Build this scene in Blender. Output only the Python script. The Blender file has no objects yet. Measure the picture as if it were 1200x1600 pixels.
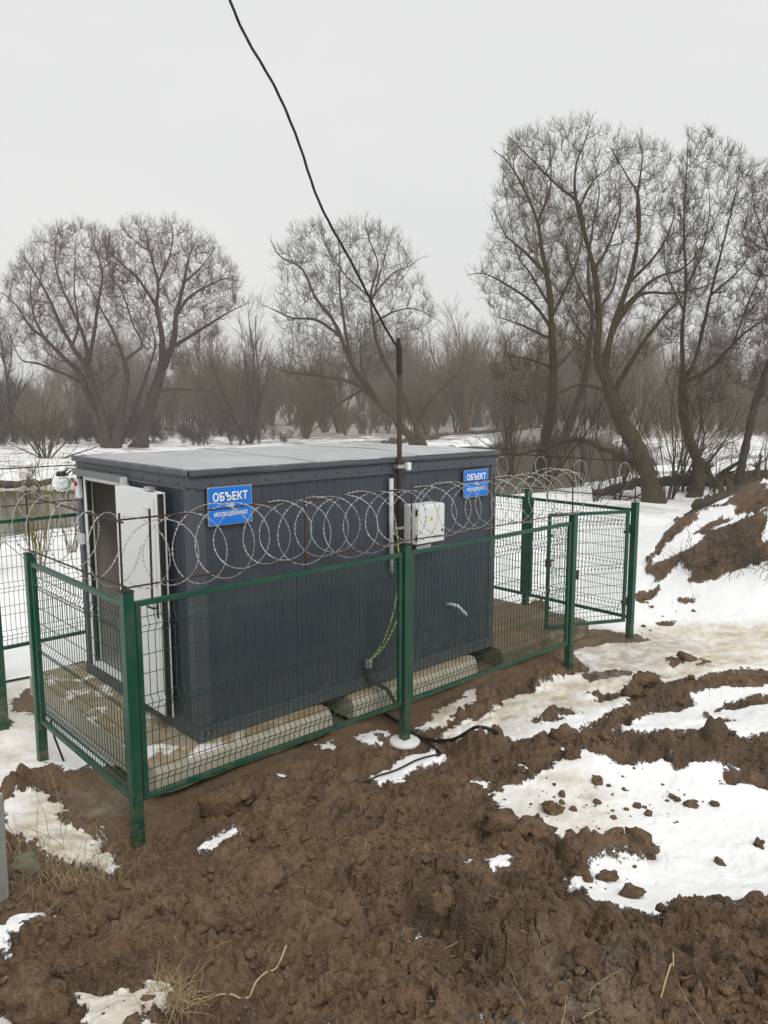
import bpy, bmesh, math, random
import numpy as np
from mathutils import Vector, Matrix

R = math.radians
scene = bpy.context.scene
COL = scene.collection

# ---------------------------------------------------------------- camera
cam_data = bpy.data.cameras.new('camera')
cam = bpy.data.objects.new('camera', cam_data)
COL.objects.link(cam)
cam.location = (-3.06, -5.63, 2.88)
cam.rotation_euler = (R(90 - 8.14), 0, R(-42.73))
cam_data.sensor_fit = 'VERTICAL'
cam_data.sensor_height = 36.0
cam_data.lens = 1203 / 1600 * 36.0
cam_data.clip_start = 0.05
cam_data.clip_end = 3000
scene.camera = cam

# ---------------------------------------------------------------- sky (overcast)
SUN_EL, SUN_AZ = 48, 200          # soft sun behind the cloud, from behind the left shoulder
world = bpy.data.worlds.new('World')
scene.world = world
world.use_nodes = True
world.cycles.sampling_method = 'MANUAL'
world.cycles.sample_map_resolution = 256
wn, wl = world.node_tree.nodes, world.node_tree.links
wn.clear()
w_out = wn.new('ShaderNodeOutputWorld')
w_bg = wn.new('ShaderNodeBackground')
w_sky = wn.new('ShaderNodeTexSky')
w_sky.sky_type = 'NISHITA'
w_sky.sun_disc = False
w_sky.sun_elevation = R(SUN_EL)
w_sky.sun_rotation = R(SUN_AZ)
w_sky.air_density = 1.0
w_sky.dust_density = 4.0
w_bw = wn.new('ShaderNodeRGBToBW')
wl.new(w_sky.outputs[0], w_bw.inputs[0])
# the cloud layer: an even grey sheet with faint soft structure, lit by the sky behind it
w_tc = wn.new('ShaderNodeTexCoord')
w_map = wn.new('ShaderNodeMapping')
w_map.inputs['Scale'].default_value = (1.2, 1.2, 3.0)
w_noise = wn.new('ShaderNodeTexNoise')
w_noise.inputs['Scale'].default_value = 1.6
w_noise.inputs['Detail'].default_value = 4
w_noise.inputs['Roughness'].default_value = 0.55
w_ramp = wn.new('ShaderNodeValToRGB')
w_ramp.color_ramp.elements[0].position = 0.25
w_ramp.color_ramp.elements[0].color = (6.55, 6.68, 6.66, 1)
w_ramp.color_ramp.elements[1].position = 0.75
w_ramp.color_ramp.elements[1].color = (7.25, 7.32, 7.22, 1)
w_mix = wn.new('ShaderNodeMix')
w_mix.data_type = 'RGBA'
w_mix.inputs[0].default_value = 0.92
wl.new(w_tc.outputs['Generated'], w_map.inputs[0])
wl.new(w_map.outputs[0], w_noise.inputs[0])
wl.new(w_noise.outputs[0], w_ramp.inputs[0])
wl.new(w_bw.outputs[0], w_mix.inputs[6])
wl.new(w_ramp.outputs[0], w_mix.inputs[7])
wl.new(w_mix.outputs[2], w_bg.inputs[0])
w_bg.inputs[1].default_value = 0.100
wl.new(w_bg.outputs[0], w_out.inputs[0])

# ---------------------------------------------------------------- sun through cloud
sun_data = bpy.data.lights.new('sun', 'SUN')
sun_data.energy = 1.45
sun_data.angle = R(25)
sun_data.color = (1.0, 0.97, 0.93)
sun = bpy.data.objects.new('sun', sun_data)
COL.objects.link(sun)
sun.rotation_euler = (R(90 - SUN_EL), 0, R(180 - SUN_AZ))

scene.view_settings.view_transform = 'Standard'
scene.view_settings.look = 'None'
scene.view_settings.exposure = 0.3
scene.view_settings.gamma = 1.0
scene.view_settings.use_curve_mapping = False
scene.cycles.max_bounces = 5
scene.cycles.diffuse_bounces = 2
scene.cycles.glossy_bounces = 2
scene.cycles.transparent_max_bounces = 8
scene.cycles.volume_bounces = 3
scene.cycles.use_denoising = True

RNG = np.random.default_rng(7)
random.seed(7)


# ---------------------------------------------------------------- helpers
def link(o, parent=None):
    COL.objects.link(o)
    if parent is not None:
        o.parent = parent
    return o


def tag(o, label=None, cat=None, group=None, kind=None):
    if label: o['label'] = label
    if cat: o['category'] = cat
    if group: o['group'] = group
    if kind: o['kind'] = kind
    return o


def empty(name, loc=(0, 0, 0), rz=0.0, label=None, cat=None, group=None):
    o = bpy.data.objects.new(name, None)
    o.empty_display_size = 0.2
    o.location = loc
    o.rotation_euler = (0, 0, rz)
    link(o)
    return tag(o, label, cat, group)


class MB:
    """collects quads / tris, built as one mesh object"""
    def __init__(self):
        self.v, self.f, self.m = [], [], []
        self.mi = 0

    def add(self, vs, fs):
        n = len(self.v)
        self.v.extend([tuple(map(float, p)) for p in vs])
        self.f.extend([tuple(i + n for i in f) for f in fs])
        self.m.extend([self.mi] * len(fs))
        return self

    def box(self, lo, hi):
        (a, b, c), (d, e, f) = lo, hi
        vs = [(a, b, c), (d, b, c), (d, e, c), (a, e, c), (a, b, f), (d, b, f), (d, e, f), (a, e, f)]
        return self.add(vs, [(3, 2, 1, 0), (4, 5, 6, 7), (0, 1, 5, 4), (1, 2, 6, 5), (2, 3, 7, 6), (3, 0, 4, 7)])

    def bar(self, p, q, w, h=None, up=(0, 0, 1)):
        """rectangular bar from p to q"""
        h = h or w
        p, q = Vector(p), Vector(q)
        d = (q - p).normalized()
        u = Vector(up)
        if abs(d.dot(u)) > 0.99:
            u = Vector((0, 1, 0))
        s = d.cross(u).normalized()
        t = s.cross(d)
        vs = []
        for c in (p, q):
            for a, b in ((-1, -1), (1, -1), (1, 1), (-1, 1)):
                vs.append(c + s * a * w / 2 + t * b * h / 2)
        return self.add(vs, [(0, 3, 2, 1), (4, 5, 6, 7), (0, 1, 5, 4), (1, 2, 6, 5), (2, 3, 7, 6), (3, 0, 4, 7)][:])

    def tube(self, pts, r, n=6, cap=True):
        pts = [Vector(p) for p in pts]
        rr = r if hasattr(r, '__len__') else [r] * len(pts)
        vs, fs = [], []
        nrm = None
        for i, p in enumerate(pts):
            d = (pts[min(i + 1, len(pts) - 1)] - pts[max(i - 1, 0)]).normalized()
            if nrm is None:
                nrm = d.orthogonal().normalized()
            nrm = (nrm - d * nrm.dot(d))
            nrm = nrm.normalized() if nrm.length > 1e-6 else d.orthogonal().normalized()
            b = d.cross(nrm)
            for k in range(n):
                a = 2 * math.pi * k / n
                vs.append(p + (nrm * math.cos(a) + b * math.sin(a)) * rr[i])
        for i in range(len(pts) - 1):
            for k in range(n):
                k2 = (k + 1) % n
                fs.append((i * n + k, i * n + k2, (i + 1) * n + k2, (i + 1) * n + k))
        if cap:
            fs.append(tuple(reversed(range(n))))
            fs.append(tuple((len(pts) - 1) * n + k for k in range(n)))
        return self.add(vs, fs)

    def lathe(self, prof, axis_o=(0, 0, 0), n=16):
        ox, oy, oz = axis_o
        vs, fs = [], []
        for r, z in prof:
            for k in range(n):
                a = 2 * math.pi * k / n
                vs.append((ox + r * math.cos(a), oy + r * math.sin(a), oz + z))
        for i in range(len(prof) - 1):
            for k in range(n):
                k2 = (k + 1) % n
                fs.append((i * n + k, i * n + k2, (i + 1) * n + k2, (i + 1) * n + k))
        fs.append(tuple(reversed(range(n))))
        fs.append(tuple((len(prof) - 1) * n + k for k in range(n)))
        return self.add(vs, fs)

    def mesh(self, name, mats, smooth=False):
        me = bpy.data.meshes.new(name)
        me.from_pydata(self.v, [], self.f)
        for m in (mats if isinstance(mats, (list, tuple)) else [mats]):
            me.materials.append(m)
        if len(me.materials) > 1:
            me.polygons.foreach_set('material_index', self.m)
        if smooth:
            me.polygons.foreach_set('use_smooth', [True] * len(me.polygons))
        me.update()
        return me

    def build(self, name, mats, parent=None, smooth=False, bevel=0.0, seg=2):
        o = bpy.data.objects.new(name, self.mesh(name, mats, smooth))
        link(o, parent)
        if bevel:
            md = o.modifiers.new('bevel', 'BEVEL')
            md.width = bevel
            md.segments = seg
            md.limit_method = 'ANGLE'
        return o


def np_mesh(name, verts, faces, mat, smooth=True):
    """fast mesh from arrays; faces (N,3) or (N,4)"""
    me = bpy.data.meshes.new(name)
    nv, (nf, k) = len(verts), faces.shape
    me.vertices.add(nv)
    me.vertices.foreach_set('co', np.ascontiguousarray(verts, dtype=np.float32).ravel())
    me.loops.add(nf * k)
    me.loops.foreach_set('vertex_index', np.ascontiguousarray(faces, dtype=np.int32).ravel())
    me.polygons.add(nf)
    me.polygons.foreach_set('loop_start', np.arange(0, nf * k, k, dtype=np.int32))
    if smooth:
        me.polygons.foreach_set('use_smooth', np.ones(nf, dtype=bool))
    me.materials.append(mat)
    me.update(calc_edges=True)
    return me


def copy_tree(o, parent=None):
    c = o.copy()
    COL.objects.link(c)
    c.parent = parent
    for ch in list(o.children):
        copy_tree(ch, c)
    return c


# ---------------------------------------------------------------- material helpers
class NT:
    def __init__(self, name):
        self.mat = bpy.data.materials.new(name)
        self.mat.use_nodes = True
        self.n, self.l = self.mat.node_tree.nodes, self.mat.node_tree.links
        self.bsdf = self.n['Principled BSDF']
        tc = self.n.new('ShaderNodeTexCoord')
        self.obj = tc.outputs['Object']
        g = self.n.new('ShaderNodeNewGeometry')
        self.pos = g.outputs['Position']
        self.normal = g.outputs['Normal']

    def put(self, sock, v):
        if hasattr(v, 'node'):
            self.l.new(v, sock)
        else:
            if hasattr(sock.default_value, '__len__') and not hasattr(v, '__len__'):
                v = (v, v, v)
            if hasattr(sock.default_value, '__len__') and len(sock.default_value) == 4 and len(v) == 3:
                v = (*v, 1)
            sock.default_value = v

    def set(self, **kw):
        names = dict(color='Base Color', rough='Roughness', metal='Metallic', normal='Normal', spec='Specular IOR Level',
                     alpha='Alpha', trans='Transmission Weight', ior='IOR', coat='Coat Weight', sss='Subsurface Weight')
        for k, v in kw.items():
            self.put(self.bsdf.inputs[names[k]], v)
        return self

    def noise(self, scale, detail=4, rough=0.55, vec=None, out=0, dist=0.0, stretch=None):
        t = self.n.new('ShaderNodeTexNoise')
        t.inputs['Scale'].default_value = scale
        t.inputs['Detail'].default_value = detail
        t.inputs['Roughness'].default_value = rough
        t.inputs['Distortion'].default_value = dist
        v = vec or self.pos
        if stretch:
            m = self.n.new('ShaderNodeMapping')
            m.inputs['Scale'].default_value = stretch
            self.l.new(v, m.inputs[0])
            v = m.outputs[0]
        self.l.new(v, t.inputs['Vector'])
        return t.outputs[out]

    def voronoi(self, scale, vec=None, feature='F1', out=0):
        t = self.n.new('ShaderNodeTexVoronoi')
        t.feature = feature
        t.inputs['Scale'].default_value = scale
        self.l.new(vec or self.pos, t.inputs['Vector'])
        return t.outputs[out]

    def ramp(self, fac, stops):
        t = self.n.new('ShaderNodeValToRGB')
        e = t.color_ramp.elements
        while len(e) < len(stops):
            e.new(0.5)
        for el, (p, c) in zip(e, stops):
            el.position = p
            el.color = (*c, 1) if hasattr(c, '__len__') else (c, c, c, 1)
        self.l.new(fac, t.inputs[0])
        return t.outputs[0]

    def mix(self, f, a, b, blend='MIX'):
        t = self.n.new('ShaderNodeMix')
        t.data_type = 'RGBA'
        t.blend_type = blend
        self.put(t.inputs[0], f)
        self.put(t.inputs[6], a)
        self.put(t.inputs[7], b)
        return t.outputs[2]

    def math(self, op, a, b=0.0, c=0.0, clamp=False):
        t = self.n.new('ShaderNodeMath')
        t.operation = op
        t.use_clamp = clamp
        self.put(t.inputs[0], a)
        self.put(t.inputs[1], b)
        self.put(t.inputs[2], c)
        return t.outputs[0]

    def attr(self, name):
        t = self.n.new('ShaderNodeAttribute')
        t.attribute_name = name
        return t.outputs['Fac']

    def sep(self, v):
        t = self.n.new('ShaderNodeSeparateXYZ')
        self.l.new(v, t.inputs[0])
        return t.outputs

    def bump(self, h, strength=0.5, dist=0.01, normal=None):
        t = self.n.new('ShaderNodeBump')
        t.inputs['Strength'].default_value = strength
        t.inputs['Distance'].default_value = dist
        self.put(t.inputs['Height'], h)
        if normal is not None:
            self.l.new(normal, t.inputs['Normal'])
        return t.outputs[0]


def painted(name, col, rough=0.4, grime=(0.16, 0.12, 0.085), amount=0.35, scale=3.0, metal=0.0, bump=0.0, low=None):
    """paint with blotchy tone change, dust and fine scratches; `low` = (z0, z1, strength): dried mud splash towards the ground"""
    m = NT(name)
    n1 = m.noise(scale, 6, 0.65)
    n2 = m.noise(scale * 9, 4, 0.6, stretch=(1, 1, 0.25))
    f = m.ramp(n1, [(0.45, 0.0), (0.8, 1.0)])
    f2 = m.math('MULTIPLY', f, m.ramp(n2, [(0.35, 0.3), (0.7, 1.0)]))
    f3 = m.math('MULTIPLY', f2, amount)
    if low:
        z = m.sep(m.pos)[2]
        g = m.math('MULTIPLY_ADD', z, -1.0 / (low[1] - low[0]), low[1] / (low[1] - low[0]), clamp=True)
        g = m.math('MULTIPLY', m.math('POWER', g, 2.0), m.ramp(m.noise(14, 6, 0.7), [(0.45, 0.0), (0.62, 1.0)]))
        f3 = m.math('MAXIMUM', f3, m.math('MULTIPLY', g, low[2]))
    tone = m.mix(m.noise(scale * 0.5, 3), tuple(c * 0.86 for c in col), tuple(c * 1.14 for c in col))
    m.set(spec=0.32, color=m.mix(f3, tone, grime), rough=m.math('MULTIPLY_ADD', n1, 0.25, rough - 0.1), metal=metal)
    m.set(rough=m.math('MULTIPLY_ADD', f3, 0.5, m.math('MULTIPLY_ADD', n1, 0.25, rough - 0.12)))
    if bump:
        m.set(normal=m.bump(m.noise(scale * 12, 3), bump, 0.004))
    return m.mat


# ================================================================= TERRAIN
def _hash(ix, iy, seed):
    h = (ix.astype(np.int64) * 374761393 + iy.astype(np.int64) * 668265263 + seed * 982451653) & 0xFFFFFFFF
    h = ((h ^ (h >> 13)) * 1274126177) & 0xFFFFFFFF
    h = ((h ^ (h >> 16)) * 2246822519) & 0xFFFFFFFF
    return ((h ^ (h >> 15)) & 0xFFFFFF) / float(0xFFFFFF)


def vnoise(x, y, seed=0):
    ix, iy = np.floor(x), np.floor(y)
    fx, fy = x - ix, y - iy
    sx, sy = fx * fx * fx * (fx * (fx * 6 - 15) + 10), fy * fy * fy * (fy * (fy * 6 - 15) + 10)
    a, b = _hash(ix, iy, seed), _hash(ix + 1, iy, seed)
    c, d = _hash(ix, iy + 1, seed), _hash(ix + 1, iy + 1, seed)
    return (a + (b - a) * sx) * (1 - sy) + (c + (d - c) * sx) * sy - 0.5


def fbm(x, y, octaves=4, gain=0.5, seed=0):
    s, a = 0.0, 1.0
    for k in range(octaves):
        ca, sa = math.cos(0.7 * k), math.sin(0.7 * k)
        s = s + a * vnoise((x * ca - y * sa) * 2 ** k + 17.3 * k, (x * sa + y * ca) * 2 ** k - 9.1 * k, seed + k)
        a *= gain
    return s


def clods(x, y, seed=0, dens=0.75):
    """rounded lumps: for every cell a lump of random size, the highest wins"""
    ix, iy = np.floor(x), np.floor(y)
    best = np.zeros_like(x)
    for dx in (-1, 0, 1):
        for dy in (-1, 0, 1):
            cx, cy = ix + dx, iy + dy
            px, py = cx + _hash(cx, cy, seed + 1), cy + _hash(cx, cy, seed + 2)
            rad = 0.25 + 0.6 * _hash(cx, cy, seed + 3) ** 2
            ok = _hash(cx, cy, seed + 4) < dens
            an = _hash(cx, cy, seed + 5) * 3.1416
            el = 0.65 + 0.35 * _hash(cx, cy, seed + 6)
            ux, uy = x - px, y - py
            vx, vy = (ux * np.cos(an) + uy * np.sin(an)), (-ux * np.sin(an) + uy * np.cos(an)) / el
            q = 1 - (vx * vx + vy * vy) / (rad * rad)
            best = np.maximum(best, np.where(ok & (q > 0), np.sqrt(np.maximum(q, 0)) * rad, 0))
    return best


def sstep(a, b, x):
    t = np.clip((x - a) / (b - a), 0, 1)
    return t * t * (3 - 2 * t)


# spot heights near the camera (x, y, z), joined by a thin-plate surface
CTRL = np.array([(-2.356, -2.729, 0.55), (-1.876, -3.325, 0.65), (-1.387, -3.821, 0.68), (-0.824, -4.249, 0.62), (-0.22, -4.699, 0.55), (-2.074, -1.708, 0.25), (-1.381, -2.402, 0.28), (-0.695, -3.071, 0.3), (-0.112, -3.609, 0.3), (0.275, -4.076, 0.36), (0.706, -4.504, 0.36), (-1.694, -0.337, -0.12), (-1.29, -0.622, -0.16), (-0.85, -1.658, 0.0), (-0.11, -2.199, 0.02), (0.529, -2.714, 0.03), (0.871, -2.964, 0.0), (-0.845, -0.596, -0.25), (0.933, -3.562, -0.02), (1.603, -4.221, -0.02), (1.759, -3.11, -0.16), (2.562, -3.896, -0.14), (2.425, -2.742, -0.2), (3.217, -3.67, -0.15), (0.241, -0.768, -0.24), (0.98, -1.41, -0.2), (1.813, -0.644, -0.32), (1.863, -1.885, -0.16), (2.64, -2.314, -0.06), (3.063, -2.961, 0.0), (3.476, -3.565, 0.05), (2.626, -0.975, -0.28), (4.628, -0.6, -0.26), (6.033, -0.6, -0.225), (3.864, -1.581, -0.24), (4.34, -2.379, -0.2), (4.827, -2.148, -0.12), (5.888, -2.738, -0.08), (6.657, -1.719, -0.2), (7.872, -2.052, -0.12), (8.242, -0.568, -0.22), (8.477, 0.173, -0.2), (8.99, -1.645, 0.15), (8.905, -0.548, 0.12), (10.148, -0.285, 0.8), (10.398, -0.868, 1.42), (9.849, 0.679, 0.42), (9.122, 0.864, -0.1), (12.692, 1.422, 0.75), (21.406, 4.497, -0.55), (23.142, 3.037, -0.4), (17.6, 4.88, -0.5), (-0.858, 1.304, -0.38), (-0.919, 2.349, -0.4), (-1.327, 0.956, -0.35), (-2.061, 0.731, -0.3), (-2.584, -1.458, 0.2), (-0.895, 0.156, -0.3), (-0.137, 5.002, -0.4), (9.36, 2.426, -0.4), (-3.06, -5.63, 1.15), (-2.0, -7.0, 1.1), (-4.5, -5.0, 1.1), (1.0, 0.5, -0.24), (3, 1, -0.24), (5, 1, -0.22), (1, 3.2, -0.32), (4, 3.2, -0.3), (6, 3.4, -0.3), (8.5, 4, -0.35), (3, 6, -0.4), (-1, 5, -0.42), (-3.5, 2, -0.45), (8, 0.8, -0.28), (-3.0, -1.0, -0.2)])


def _tps():
    P, z = CTRL[:, :2], CTRL[:, 2]
    d = np.sqrt(((P[:, None] - P[None]) ** 2).sum(-1)) + 1e-9
    K = d * d * np.log(d) + np.eye(len(P)) * 0.02
    A = np.block([[K, np.c_[np.ones(len(P)), P]], [np.r_[np.ones((1, len(P))), P.T], np.zeros((3, 3))]])
    return np.linalg.solve(A, np.r_[z, 0, 0, 0])


_W = _tps()
VIEW = (0.6785, 0.7346)


def river_dist(x, y):
    """signed distance-like value to the river: positive inside"""
    return poly_sd(x, y, RIVER)


def poly_sd(x, y, poly):
    P = np.asarray(poly, dtype=float)
    d2 = np.full(x.shape, 1e18)
    inside = np.zeros(x.shape, dtype=bool)
    for (ax, ay), (bx, by) in zip(P, np.roll(P, -1, axis=0)):
        ex, ey = bx - ax, by - ay
        t = np.clip(((x - ax) * ex + (y - ay) * ey) / (ex * ex + ey * ey + 1e-12), 0, 1)
        d2 = np.minimum(d2, (x - ax - t * ex) ** 2 + (y - ay - t * ey) ** 2)
        c = ((ay > y) != (by > y)) & (x < (bx - ax) * (y - ay) / (by - ay + 1e-15) + ax)
        inside ^= c
    d = np.sqrt(d2)
    return np.where(inside, d, -d)


RIVER = [(-4.33, 18.75), (-0.87, 18.08), (3.42, 17.35), (5.58, 17.35), (11.56, 16.75), (21.86, 14.48), (25.38, 13.93), (31.31, 15.71), (38.31, 17.12), (46.69, 13.16), (57.95, 2.33), (73.74, 4.5), (57.08, 17.14), (53.89, 22.56), (60.73, 30.53), (82.51, 46.9), (92.17, 59.16), (70.99, 52.92), (47.21, 40.48), (23.97, 35.59), (14.35, 39.99), (10.12, 40.03), (1.73, 42.02), (-5.23, 45.6)]
WATER_Z = -1.7


def base_h(x, y):
    x, y = np.asarray(x, dtype=float), np.asarray(y, dtype=float)
    near = _W[-3] + _W[-2] * x + _W[-1] * y
    for (px, py, _), w in zip(CTRL, _W):
        d2 = (x - px) ** 2 + (y - py) ** 2 + 1e-12
        near = near + w * 0.5 * d2 * np.log(d2)
    dx, dy = x + 3.06, y + 5.63
    dist = np.sqrt(dx * dx + dy * dy)
    u = dx * VIEW[0] + dy * VIEW[1]
    w = dx * VIEW[1] - dy * VIEW[0]
    far = -0.45 - 0.25 * sstep(12, 30, dist)
    # the far side lies a little lower, then a wooded slope
    rd = river_dist(x, y)
    far = far - 0.35 * sstep(45, 75, u) + 9.0 * sstep(110, 330, u) + 0.35 * fbm(x * 0.08, y * 0.08, 3, seed=40)
    far = far + 1.6 * np.exp(-((u - 40) ** 2) / 160 - ((w - 30) ** 2) / 120)
    behind = 1.1 + 0.15 * fbm(x * 0.2, y * 0.2, 2, seed=44)
    far = np.where(u < 0, behind, far)
    ext = 4.5 * sstep(2.5, 6.0, w)
    k = sstep(0, 1, (dist - 11.5 - ext) / 5.0) * sstep(-6, 4, u) + (1 - sstep(-6, 4, u)) * sstep(3, 7, dist)
    h = near * (1 - k) + far * k
    bank = sstep(-1.6, 1.2, rd + 0.9 * fbm(x * 0.35, y * 0.35, 3, seed=41))
    return h * (1 - bank) + (WATER_Z - 0.9) * bank

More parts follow.
